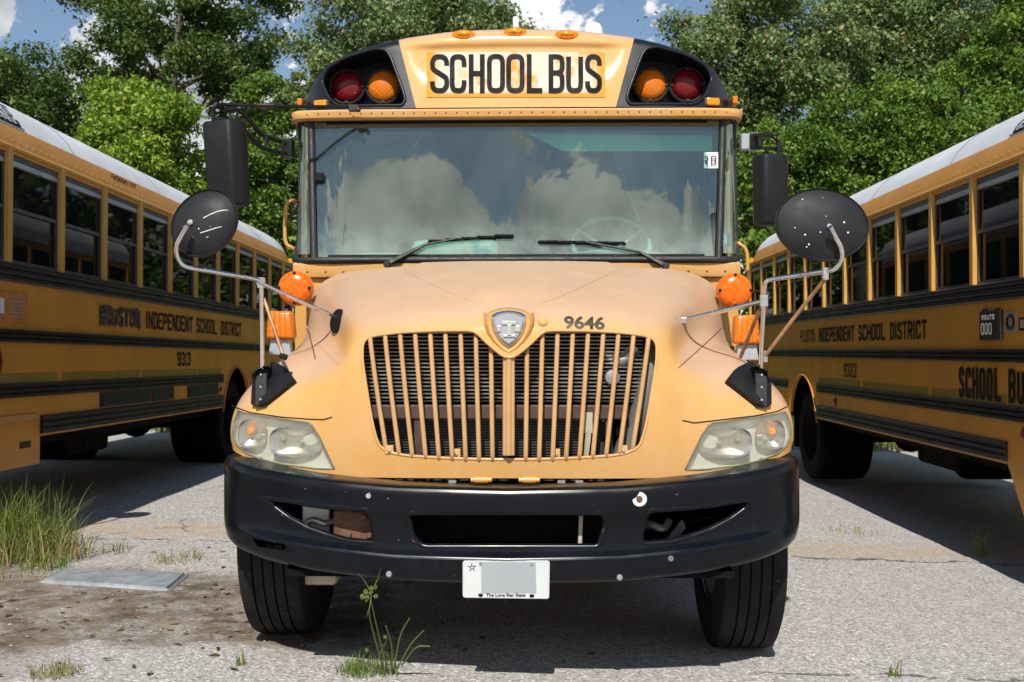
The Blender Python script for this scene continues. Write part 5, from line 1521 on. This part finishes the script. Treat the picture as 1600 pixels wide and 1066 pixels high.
# ---- brow over the windscreen and the cap with its lamp pods
brow_l = []
BR = [(0,.0),(.02,-.028),(.02,-.044),(.008,-.052),(-.006,-.050),(-.06,-.01)]
def bp(t, o, z): 
    p = wpt(t, ZT, .03+o); return Vector((p.x*1.006, p.y-.045+.03*0, z))
rows = []
for t in [lerp(-1, 1, i/60) for i in range(61)]:
    rows.append([bp(t, o, z) for o, z in ((-.12, 2.704), (-.012, 2.702), (.004, 2.698), (.010, 2.688), (.006, 2.668), (.002, 2.656), (-.012, 2.652), (-.10, 2.652))])
br = MB().grid(rows); br = add(br, 'brow_rail', 'paint', smooth=40)
mb = MB()
for k in range(40):
    t = lerp(-.86, .86, k/39); p = bp(t, .008, 2.676); mb.lathe([(0, .003), (.004, .002), (.005, 0)], p, (0, -1, 0), 6)
o = add(mb, 'brow_rivet', 'rust', br); o['kind'] = 'stuff'
OUT = [(0,3.205),(.20,3.203),(.40,3.190),(.62,3.158),(.80,3.118),(.95,3.068),(1.07,3.005),(1.155,2.935),(1.205,2.85),(1.215,2.80)]
def outz(u): return interp([o[0] for o in OUT], [o[1] for o in OUT], u)
OUTC = catmull([(a, 0, b) for a, b in OUT], 4)
S1 = .5
def cap_cols(s0, s1, n):
    L = []
    ub1, ut1 = .545, .665
    arc = [p for p in OUTC if p.x > ut1]; arc = [Vector((ut1, 0, outz(ut1)))]+arc
    acc = [0]
    for a, b in zip(arc[:-1], arc[1:]): acc.append(acc[-1]+(b-a).length)
    for i in range(n+1):
        s = lerp(s0, s1, i/n)
        if s <= S1:
            ub, ut = ub1*s/S1, ut1*s/S1; L.append((Vector((ub, 0, 2.704)), Vector((ut, 0, outz(ut)))))
        else:
            q = (s-S1)/(1-S1); ub = lerp(ub1, 1.212, q**.85); t = q*acc[-1]
            p = Vector((interp(acc, [a.x for a in arc], t), 0, interp(acc, [a.z for a in arc], t))); L.append((Vector((ub, 0, 2.704)), p))
    return L
def cap_pt(b, t, v, yellow):
    u = lerp(b.x, t.x, v); z = lerp(b.z, t.z, v)
    hgt = (z-2.704)
    Y = 5.735+.20*hgt+.10*(u/1.2)**4+.16*max(0, (v-.80)/.20)**3
    if u > 1.0: Y += .16*((u-1.0)/.215)**2
    if yellow:
        e = sstep(0, .17, (lerp(.545, .665, v)-.01)-u)*sstep(3.085, 3.055, z+.10*(u*u)*.35)*sstep(2.78, 3.02, z)
        Y += .022*e
    return Vector((u, Y, z))
def cap_rows(s0, s1, n, yellow, nv=26, mirror=False, both=False):
    cols = cap_cols(s0, s1, n); rows = []
    for j in range(nv+1):
        r = [cap_pt(b, t, j/nv, yellow) for b, t in cols]
        if both: r = [mir(p) for p in r[:0:-1]]+r
        elif mirror: r = [mir(p) for p in r[::-1]]
        rows.append(r)
    return rows
cy = cap_rows(0, S1, 34, True, 44, both=True)
capc = add(MB().grid(cy), 'cap_centre', 'paint', smooth=50)
cb = bvh_of(cy); ch = hitter(cb, 5.8)
pods = {}
podpx = [(1113,124),(1104,104),(1073,86),(1028,73),(1010,76),(1003,86),(982,142),(979,155),(984,163),(1085,163),(1100,152)]
for s in (1, -1):
    rw = cap_rows(S1, 1, 30, False, 30, mirror=(s < 0))
    rin = [[p+Vector((0, .02, 0)) for p in r] for r in rw]
    pb = bvh_of(rw); ph = hitter(pb, 5.85)
    if s > 0:
        P2 = [ph(x, y) for x, y in podpx]; P2 = rounded([Vector((p.x, 5.5, p.z)) for p in P2], .03, 4)
    P = P2 if s > 0 else [mir(p) for p in P2][::-1]
    me = boolean(MB().solidgrid(rw, rin).mesh('pod'), [MB().prism(P, (0, .9, 0)).mesh('c')], 'DIFFERENCE', 35)
    pod = addm(me, 'lamp_pod', 'cap_black')
    F = []
    for p in P:
        loc, nn, i, d = pb.ray_cast(Vector((p.x, 4, p.z)), Vector((0, 1, 0))); F.append(loc if loc else Vector((p.x, 5.9, p.z)))
    bk = [Vector((p.x*.99, 6.05+.06*max(0, abs(p.x)-.9), lerp(p.z, 2.85, .06))) for p in F]
    mb = MB(); mb.grid([F, bk], cu=True); mb.face(bk); add(mb, 'pod_recess', 'cap_black', pod, smooth=40)
    mb = MB(); mb.tube([p+Vector((0, -.002, 0)) for p in F], .009, 8, closed=True); add(mb, 'pod_lip', 'cap_black', pod, smooth=60)
    vb = [Vector((p.x, 0, p.z)) for p in F]
    for px_, py_, mat in ((1016, 133, 'amber'), (1074, 133, 'red')):
        p = B(px_, py_, 5.985); p.x *= s
        lm = MB(); lm.lathe([(0, .040), (.03, .038), (.06, .031), (.082, .018), (.090, .004), (.0905, -.01)], p, (0, -1, .03), 36); lo = add(lm, 'flasher_lens', mat, pod, smooth=50)
        mb = MB(); mb.lathe([(.092, .008), (.098, .012), (.106, .006), (.106, -.03)], p, (0, -1, .03), 36); add(mb, 'flasher_ring', 'rubber', pod, smooth=40)
        for a in (PI/2, -PI/2, 0, PI):
            q = p+Vector((math.cos(a)*.088, -.012, math.sin(a)*.088)); mb = MB(); mb.cbox(q, (.018, .014, .014)); add(mb, 'lens_clip', 'rubber', pod)
    mk = hitter(pb, 5.9)
    x, y = (1113, 160); p = B(x, y, 5.82); p.x *= s
    base = MB(); base.cbox(p+Vector((0, .02, 0)), (.115, .05, .05), Euler((0, 0, .35*s)).to_matrix()); base = add(base, 'clearance_lamp', 'rubber', bevel=.01)
    mb = MB(); mb.cbox(p+Vector((0, -.014, .0)), (.074, .03, .040), Euler((0, 0, .25*s)).to_matrix()); add(mb, 'clearance_lens', 'amber3', base, bevel=.008)
    p = Vector((s*1.232, 5.98, 2.79)); mb = MB(); mb.cbox(p, (.03, .07, .045)); add(mb, 'side_marker_lamp', 'amber', bevel=.008)
# sign decal and its letters
rows = []
for j in range(25):
    y = lerp(82, 152.5, j/24); rows.append([ch(lerp(666.5, 945.5, i/60), y, .004) for i in range(61)])
sg_ = add(MB().grid(rows), 'sign_decal', 'sign', capc, smooth=60)
SB = [('S',672,702,86),('C',703,729,86),('H',732.5,757.5,86),('O',761,789,85.5),('O',791,819.5,85.5),('L',823,847.5,86),('B',857,882,86),('U',884.5,911,86),('S',914,940.5,86)]
lay = 0
for c_, x0, x1, yt in SB:
    mb = MB()
    for st in ribbons(c_, x0, x1, -146.5, -yt, 7.6):
        lay += 1
        for qd in st: mb.face([ch(p.x, -p.y, .0085+.0005*(lay % 3)) for p in qd])
    o = add(mb, 'sign_letter', 'signblack', capc)
# top marker lamps
for x, y in ((724.5, 54.5), (805, 51), (885.5, 54.5)):
    p = ch(x, y); ax = Vector((0, -1, .35))
    mb = MB(); mb.lathe([(0, .012), (.016, .011), (.022, .004), (.0225, -.01)], p, ax, 28, sx=2.9, sy=1.35, up=(0, 0, 1)); bs = add(mb, 'marker_lamp', 'amber', smooth=50)
    mb = MB(); mb.lathe([(0, .026), (.008, .025), (.013, .018), (.015, .008)], p, ax, 24, sx=3.2, sy=1.15, up=(0, 0, 1)); add(mb, 'marker_lens', 'amber3', bs, smooth=60)
# roof and flanks of the body
prof = [Vector((p.x, 0, p.z)) for p in OUTC]+[Vector((1.218, 0, 2.69))]
prof = [mir(p) for p in prof[:0:-1]]+prof
rows = []
for d in (5.985, 6.02, 6.3, 9, 12, 15, 15.3):
    k = lerp(1, .99, sstep(5.98, 6.3, d))
    dz = -.006 if d > 6.0 else -.012
    rows.append([Vector((p.x*.998, d+(.10*(p.x/1.2)**4 if d < 6.1 else 0), p.z+dz)) for p in prof])
add(MB().grid(rows), 'roof', 'roofwhite', smooth=50)
for s in (1, -1):
    ptm = (lambda s: (lambda o, d, z: Vector((s*(1.215+o), d, z))))(s)
    class _R: pass
    fl = bpy.data.objects.new('body_side', None); COL.objects.link(fl); fl.parent = bus; fl.location = OFF
    # windows, posts and rails as pieces of the body side
    MB().box(ptm(-.03, 5.94, .75), ptm(0, 15.3, 1.90)).build('side_panel', M['paint2'], fl)
    MB().box(ptm(-.03, 5.94, 1.90), ptm(0, 6.02, 2.69)).build('front_pillar', M['paint2'], fl)
    MB().box(ptm(-.03, 5.94, 2.60), ptm(0, 15.3, 2.70)).build('header_panel', M['paint2'], fl)
    for z0, z1 in ((1.775, 1.905), (1.37, 1.46), (1.0, 1.1)): rail(fl, ptm, z0, z1, 6.1, 15.2, 'rub_rail')
    for k in range(12):
        a = 6.02+k*.77
        MB().box(ptm(-.03, a+.70, 1.90), ptm(.012, a+.77, 2.62)).build('window_post', M['paint2'], fl)
        MB().box(ptm(-.03, a, 1.905), ptm(-.022, a+.70, 2.60)).build('window', M['pane'], fl)
mb = MB(); mb.prism([Vector((p.x*.99, 15.24, p.z-.015)) for p in prof]+[Vector((1.2, 15.24, .75)), Vector((-1.2, 15.24, .75))], (0, .04, 0)); add(mb, 'rear_wall', 'paint2')
mb = MB(); mb.tube([B(806, 44, 6.9), B(806, 27, 6.9)], .020, 14); add(mb, 'roof_antenna', 'white', bevel=.004)
p = B(927, 49, 7.3); mb = MB(); mb.lathe([(0, .05), (.05, .045), (.062, .02), (.066, -.05)], p, (0, 0, 1), 20); add(mb, 'roof_strobe', 'white', smooth=40)

# ---- assist handles, cowl lamps
for pts in ([(456,312),(447,324),(446,376),(457,388)], [(1154,380),(1166,392),(1168,420),(1167,442)]):
    P = catmull([B(x, y, 5.86) for x, y in pts], 5); P = [P[0]+Vector((0, .1, 0))]+P+[P[-1]+Vector((0, .1, 0))]
    mb = MB(); mb.tube(P, .011, 8); add(mb, 'assist_handle', 'paint2', smooth=60)
for x, y, s in ((461, 450.5, -1), (1148, 454, 1)):
    p = B(x, y, 5.32)
    mb = MB(); mb.lathe([(0, .034), (.03, .033), (.06, .027), (.080, .015), (.087, .002), (.088, -.012)], p, (0, -1, .02), 36); lm = add(mb, 'warning_lamp', 'amber2', smooth=50)
    mb = MB(); mb.lathe([(.086, -.012), (.0885, -.014), (.0885, -.04), (.05, -.06), (.03, -.36)], p, (0, -1, .02), 28); add(mb, 'lamp_housing', 'paint2', lm, smooth=40)
    for a in (PI/2, -PI/2, 0, PI):
        q = p+Vector((math.cos(a)*.076, -.019, math.sin(a)*.076)); mb = MB(); mb.lathe([(0, .006), (.007, .005), (.009, 0)], q, (0, -1, 0), 8); add(mb, 'lens_screw', 'print', lm)
for x0, x1, y0, y1, s in ((415, 459, 486, 529, -1), (1147, 1189, 492, 537, 1)):
    a, b, c_, d = B(x0+3, y0, 4.94), B(x1-4, y0, 4.94), B(x1, y1, 4.92), B(x0, y1, 4.92)
    mb = MB(); mb.prism([a, b, c_, d], (0, .085, 0)); lm = add(mb, 'turn_lamp', 'amber', bevel=.014, bseg=3, smooth=50)
    e, f = B((x0+x1)/2-14, y1+1, 4.95), B((x0+x1)/2+14, y1+1, 4.95); dn = .075
    mb = MB(); mb.hexa([e+Vector((-.012, 0, -dn)), f+Vector((.012, 0, -dn)), f+Vector((.012, .07, -dn)), e+Vector((-.012, .07, -dn))], [e, f, f+Vector((0, .06, 0)), e+Vector((0, .06, 0))]); add(mb, 'lamp_base', 'greybase', lm, bevel=.005)
    mb = MB()
    for k in range(5):
        q0 = B(lerp(x0+6, x1-6, k/4), y0+3, 4.936); q1 = B(lerp(x0+4, x1-4, k/4), y1-3, 4.917); mb.tube([q0, q1], .0028, 4)
    add(mb, 'lens_flute', 'amber', lm)

# ---- wipers
def wiper(piv, mid, tip, b0, b1, Yp, Yg):
    P0, P1, P2 = B(*piv, Yp), B(*mid, Yg-.03), B(*tip, Yg-.03)
    arm = MB(); arm.tube([P0, P0.lerp(P1, .5), P1], [.017, .014, .009], 6); arm.tube([P1, P2], [.008, .006], 6); arm.lathe([(0, .025), (.015, .024), (.02, .015), (.02, -.02)], P0, (0, -1, 0), 12)
    w = add(arm, 'wiper', 'rubber', smooth=40)
    q0, q1 = B(*b0, Yg-.012), B(*b1, Yg-.012)
    mb = MB(); mb.tube([q0, q0.lerp(q1, .5)+Vector((0, .004, 0)), q1], .006, 6)
    for t in (.12, .32, .5, .68, .88): mb.cbox(q0.lerp(q1, t)+Vector((0, -.012, .004)), (.10, .012, .010))
    add(mb, 'wiper_blade', 'print', w)
wiper((605, 413), (663, 383), (712, 373), (668, 379), (803, 368), 5.62, 5.69)
wiper((1040, 416), (1000, 394), (915, 378), (840, 378.5), (978, 381), 5.62, 5.69)
for x, y in ((640, 413), (960, 408)):
    pass

# ---- mirrors on the fenders
def rod(pts, r, name, mat, parent, n=6, seg=8):
    mb = MB(); mb.tube(catmull(pts, n), r, seg); return add(mb, name, mat, parent, smooth=60)
def fender_bracket(top, bot, strip, left=False):
    hh = (lambda x, y, l=0: mir(globals()['hh'](x, y, l))) if left else globals()['hh']
    rows = []
    n = 10
    for j in range(7):
        r = []
        for i in range(n+1):
            t = i/n*(len(top)-1); k = min(int(t), len(top)-2); f = t-k
            a = (lerp(top[k][0], top[k+1][0], f), lerp(top[k][1], top[k+1][1], f)); b = (lerp(bot[k][0], bot[k+1][0], f), lerp(bot[k][1], bot[k+1][1], f))
            r.append((lerp(a[0], b[0], j/6), lerp(a[1], b[1], j/6)))
        rows.append(r)
    o_ = [[hh(x, y, .026) for x, y in r] for r in rows]; i_ = [[hh(x, y, -.004) for x, y in r] for r in rows]
    br_ = add(MB().solidgrid(o_, i_), 'fender_bracket', 'plastic', smooth=40)
    (x0, y0, x1, y1) = strip
    S = (lambda p: mir(p)) if left else (lambda p: p)
    Yb = hh((x0+x1)/2, y1-4).y-.030
    q = [S(B(x0, y0, Yb+.045)), S(B(x1, y0, Yb+.045)), S(B(x1, y1, Yb)), S(B(x0, y1, Yb))]
    mb = MB(); mb.hexa(q, [p+Vector((0, .11, 0)) for p in q]); add(mb, 'bracket_flange', 'plastic', br_, bevel=.005)
    cx_ = (x0+x1)/2
    for k in range(3):
        y = lerp(y0+9, y1-12, k/2); p = q[0].lerp(q[3], (y-y0)/(y1-y0)).lerp(q[1].lerp(q[2], (y-y0)/(y1-y0)), .5)
        mb = MB(); mb.lathe([(0, .006), (.005, .005), (.006, 0)], p, (0, -1, 0), 8); add(mb, 'bracket_screw', 'shine', br_)
    return br_, q
Lb, lq = fender_bracket([(1199,580),(1183,572),(1164,574),(1146,583),(1132,598)], [(1200,636),(1183,638),(1163,623),(1146,610),(1133,600)], (1180, 577, 1200, 637), True)
Rb, rq = fender_bracket([(1199,580),(1183,572),(1164,574),(1146,583),(1132,598)], [(1200,636),(1183,638),(1163,623),(1146,610),(1133,600)], (1180, 577, 1200, 637))
def dish(c, rx, rz, tilt, name, normal, parent):
    ax = Vector(normal).normalized()
    mb = MB(); mb.lathe([(0, .050), (.25, .048), (.5, .041), (.72, .029), (.88, .014), (.955, .006), (.985, .012), (1.0, .006), (1.0, -.018), (.9, -.03), (0, -.05)], (0, 0, 0), (0, 0, 1), 48)
    rot = ax.to_track_quat('Z', 'Y').to_matrix()
    for v in mb.bm.verts:
        x, y, z = v.co; x *= rx; y *= rz
        x, y = x*math.cos(tilt)-y*math.sin(tilt), x*math.sin(tilt)+y*math.cos(tilt)
        v.co = rot @ Vector((x, y, z))+c
    return add(mb, name, 'dish', parent, smooth=35)
# left tripod
pb_ = lq[0].lerp(lq[1], .5)+Vector((0, .03, 0)); j1 = B(408, 442, 4.50); m0 = B(297, 354, 4.235)
base = hh(526, 497, .004)
mir_l = rod([pb_+Vector((0, -.01, -.01)), pb_.lerp(j1, .5), j1+Vector((0, 0, .005))], .0095, 'mirror_post', 'chrome', Lb)
rod([base, base.lerp(j1, .35), j1+Vector((.02, 0, -.012)), B(400, 437, 4.47), B(340, 426, 4.36), B(292, 417, 4.28), B(278, 403, 4.25), B(276, 385, 4.23), B(284, 368, 4.22), m0+Vector((0, -.03, 0))], .0095, 'mirror_arm', 'chrome', Lb)
rod([hh(443, 557, .01), hh(443, 557, .01).lerp(B(412, 466, 4.52), .5), B(412, 466, 4.52)], .008, 'mirror_strut', 'strut', Lb)
mb = MB(); mb.lathe([(0, .012), (.05, .010), (.056, .004), (.056, -.01)], hh(528, 502, .002), (-.75, -.62, .2), 20, sx=1, sy=1.0); add(mb, 'arm_base', 'print', Lb, smooth=40)
mb = MB(); mb.cbox(hh(443, 557, .008), (.036, .034, .020), Euler((.3, .5, .3)).to_matrix()); add(mb, 'strut_base', 'plastic', Lb, bevel=.006)
mb = MB(); mb.lathe([(.017, -.022), (.017, .022)], j1, (0, 0, 1), 12); mb.cbox(j1, (.03, .03, .022)); add(mb, 'rod_clamp', 'chrome', Lb, smooth=40)
dl = dish(B(319, 349, 4.30), .150, .130, .75, 'convex_mirror', (-.12, -1, .10), None)
def surf_y(d, x, y, lift=.002):
    me = d.data; bv = BVHTree.FromPolygons([v.co for v in me.vertices], [tuple(p.vertices) for p in me.polygons])
    def f(x, y):
        dr = ray(x, y); loc, nn, i, ds = bv.ray_cast(CAMB, dr); return (loc-dr*lift) if loc else B(x, y, 4.25)
    return f(x, y)
for pts in ([(317.5,341),(328,335.5),(340,330.5),(350,328.5),(357,328.8)], [(313,364.2),(325,360.5),(336,356.8),(347,354.2)]):
    mb = MB(); mb.tube([surf_y(dl, x, y, .001) for x, y in pts], [.0022]*(len(pts)-1)+[.001], 5); add(mb, 'scratch', 'paintchip', dl)
for x, y, r in ((310.5,357.5,.004),(323,371,.003),(325,370,.0025),(286,354,.002),(301.5,370.5,.002),(328.5,354,.002)):
    mb = MB(); mb.lathe([(0, .001), (r*.72, 0)], surf_y(dl, x, y, .001), (0, -1, 0), 8); add(mb, 'chip', 'paintchip', dl)
mb = MB(); mb.lathe([(0, .014), (.011, .011), (.014, 0)], surf_y(dl, 298, 348, 0), (0, -1, 0), 12); add(mb, 'mirror_bolt', 'shine', dl, smooth=40)
# right tripod
pb_ = rq[0].lerp(rq[1], .5)+Vector((0, .03, 0)); j1 = B(1194, 470, 4.46); m0 = B(1294, 356, 4.21)
rod([pb_+Vector((0, -.01, -.01)), pb_.lerp(j1, .5), j1, B(1194.5, 452, 4.44), B(1197, 441, 4.43), B(1206, 436.5, 4.42), B(1250, 430, 4.36), B(1290, 424, 4.28), B(1306, 419, 4.25), B(1315, 405, 4.23), B(1314, 388, 4.22), B(1306, 372, 4.21), m0+Vector((0, -.03, 0))], .0100, 'mirror_arm', 'chrome', Rb)
base = hh(1066, 501, .006)
rod([base, base.lerp(j1, .5), j1], .0105, 'mirror_rod', 'chrome', Rb)
rod([hh(1156, 560, .006), hh(1156, 560, .006).lerp(B(1187, 484, 4.5), .5), B(1187, 484, 4.5)], .0085, 'mirror_strut', 'strut', Rb)
rod([B(1196, 556, 4.50), B(1243, 494, 4.40), B(1291, 434, 4.29)], .008, 'mirror_strut', 'strut', Rb)
for p, r in ((j1, .018), (B(1195, 557, 4.51), .013), (B(1290, 428, 4.28), .013)):
    mb = MB(); mb.lathe([(0, -.026), (r, -.024), (r, .024), (0, .026)], p, (0, 0, 1), 12); add(mb, 'rod_clamp', 'chrome', Rb, smooth=40)
mb = MB(); mb.cbox(base, (.035, .03, .030)); add(mb, 'arm_base', 'chrome', Rb, bevel=.006)
dr_ = dish(B(1284.5, 351.5, 4.28), .190, .148, -.10, 'convex_mirror', (.05, -1, .10), None)
for x, y, r in ((1254,311.5,.004),(1319,347.5,.0055),(1325,363.5,.005),(1258,367,.005),(1264,382,.005),(1260.5,386,.004),(1242,356,.0035),(1282,363,.004),(1297,351,.004),(1291,338,.0025),(1286,309,.002)):
    mb = MB(); mb.lathe([(0, .001), (r*.72, 0)], surf_y(dr_, x, y, .001), (0, -1, 0), 8); add(mb, 'chip', 'paintchip', dr_)
mb = MB(); mb.lathe([(0, .012), (.010, .010), (.012, 0)], surf_y(dr_, 1295, 354, 0), (0, -1, 0), 12); add(mb, 'mirror_bolt', 'shine', dr_, smooth=40)

# ---- flat side mirrors
def flat_mirror(c, w, h, d, rz, ry, name='side_mirror'):
    rot = Euler((0, ry, rz)).to_matrix()
    mb = MB(); pr_ = [(-w*.5, -d*.2), (-w*.40, -d*.5), (w*.30, -d*.5), (w*.5, -d*.1), (w*.5, d*.5), (-w*.5, d*.5)]
    lo = [c+rot @ Vector((a*.95, b*.9, -h/2)) for a, b in pr_]; hi = [c+rot @ Vector((a, b, h/2)) for a, b in pr_]
    mb.hexa(lo, hi); o = add(mb, name, 'plastic', bevel=.018, bseg=3, smooth=40)
    g = MB(); g.hexa([c+rot @ Vector((a, d*.5+y, -h/2+.02)) for a, y in ((-w*.42, .0), (w*.42, .0), (w*.42, .004), (-w*.42, .004))], [c+rot @ Vector((a, d*.5+y, h/2-.02)) for a, y in ((-w*.42, .0), (w*.42, .0), (w*.42, .004), (-w*.42, .004))]); add(g, 'mirror_glass', 'shine', o)
    return o
YM = 5.30
ml = flat_mirror(B(353, 257, YM), .205, .435, .13, R(-12), R(-4))
rod([B(333, 190, YM), B(333, 174, YM), B(337, 165, YM), B(348, 163.5, YM+.03), B(400, 165.5, YM+.12), B(480, 166.5, YM+.26), B(551, 167.5, 5.70)], .0095, 'mirror_stay', 'side_black', ml)
mb = MB(); mb.tube([B(399, 165.5, YM+.12), B(428, 166, YM+.17)], .0103, 8); add(mb, 'worn_stay_section', 'strut', ml)
rod([B(352, 172, YM), B(372, 172, YM+.05), B(388, 186, YM+.1), B(408, 209, YM+.2), B(425, 217, YM+.3), B(446, 224, YM+.45)], .013, 'mirror_tube', 'side_black', ml)
rod([B(340, 186, YM), B(370, 192, YM+.05), B(386, 208, YM+.1), B(405, 228, YM+.2), B(425, 236, YM+.3), B(446, 240, YM+.45)], .013, 'mirror_tube', 'side_black', ml)
mb = MB()
for a, b in (((371, 172), (370, 192)), ((416, 214), (415, 233)), ((443, 222), (440, 240))): mb.tube([B(*a, YM+.2), B(*b, YM+.2)], .008, 6)
mb.cbox(B(450, 232, YM+.55), (.06, .08, .10)); add(mb, 'mirror_mount', 'side_black', ml, bevel=.004)
mb = MB(); mb.cbox(B(553, 169.5, 5.685), (.055, .03, .034)); mb.lathe([(0, .02), (.012, .018), (.014, 0)], B(560, 172, 5.67), (0, -1, 0), 10); add(mb, 'stay_clamp', 'rubber', ml, bevel=.004)
mr_ = flat_mirror(B(1206.5, 298, YM), .172, .355, .12, R(16), R(0))
rod([B(1176, 212, YM+.4), B(1198, 211, YM+.1), B(1209, 214, YM), B(1216, 224, YM), B(1217, 248, YM)], .011, 'mirror_tube', 'side_black', mr_)
rod([B(1186, 231, YM+.3), B(1204, 232, YM+.05), B(1216, 232, YM)], .009, 'mirror_tube', 'side_black', mr_)
mb = MB(); mb.cbox(B(1163, 223, YM+.52), (.045, .07, .085)); add(mb, 'mirror_mount', 'greybase', mr_, bevel=.004)
mb = MB(); mb.cbox(B(1182, 222, YM+.36), (.05, .06, .075)); add(mb, 'mirror_hinge', 'plastic', mr_, bevel=.006)
for k in range(4):
    mb = MB(); mb.tube([B(1171+k*4, 206, YM+.40), B(1171+k*4, 238, YM+.40)], .003, 5); add(mb, 'hinge_pin', 'alu', mr_)
for o in list(bpy.data.objects):
    if '_off' in o: del o['_off']
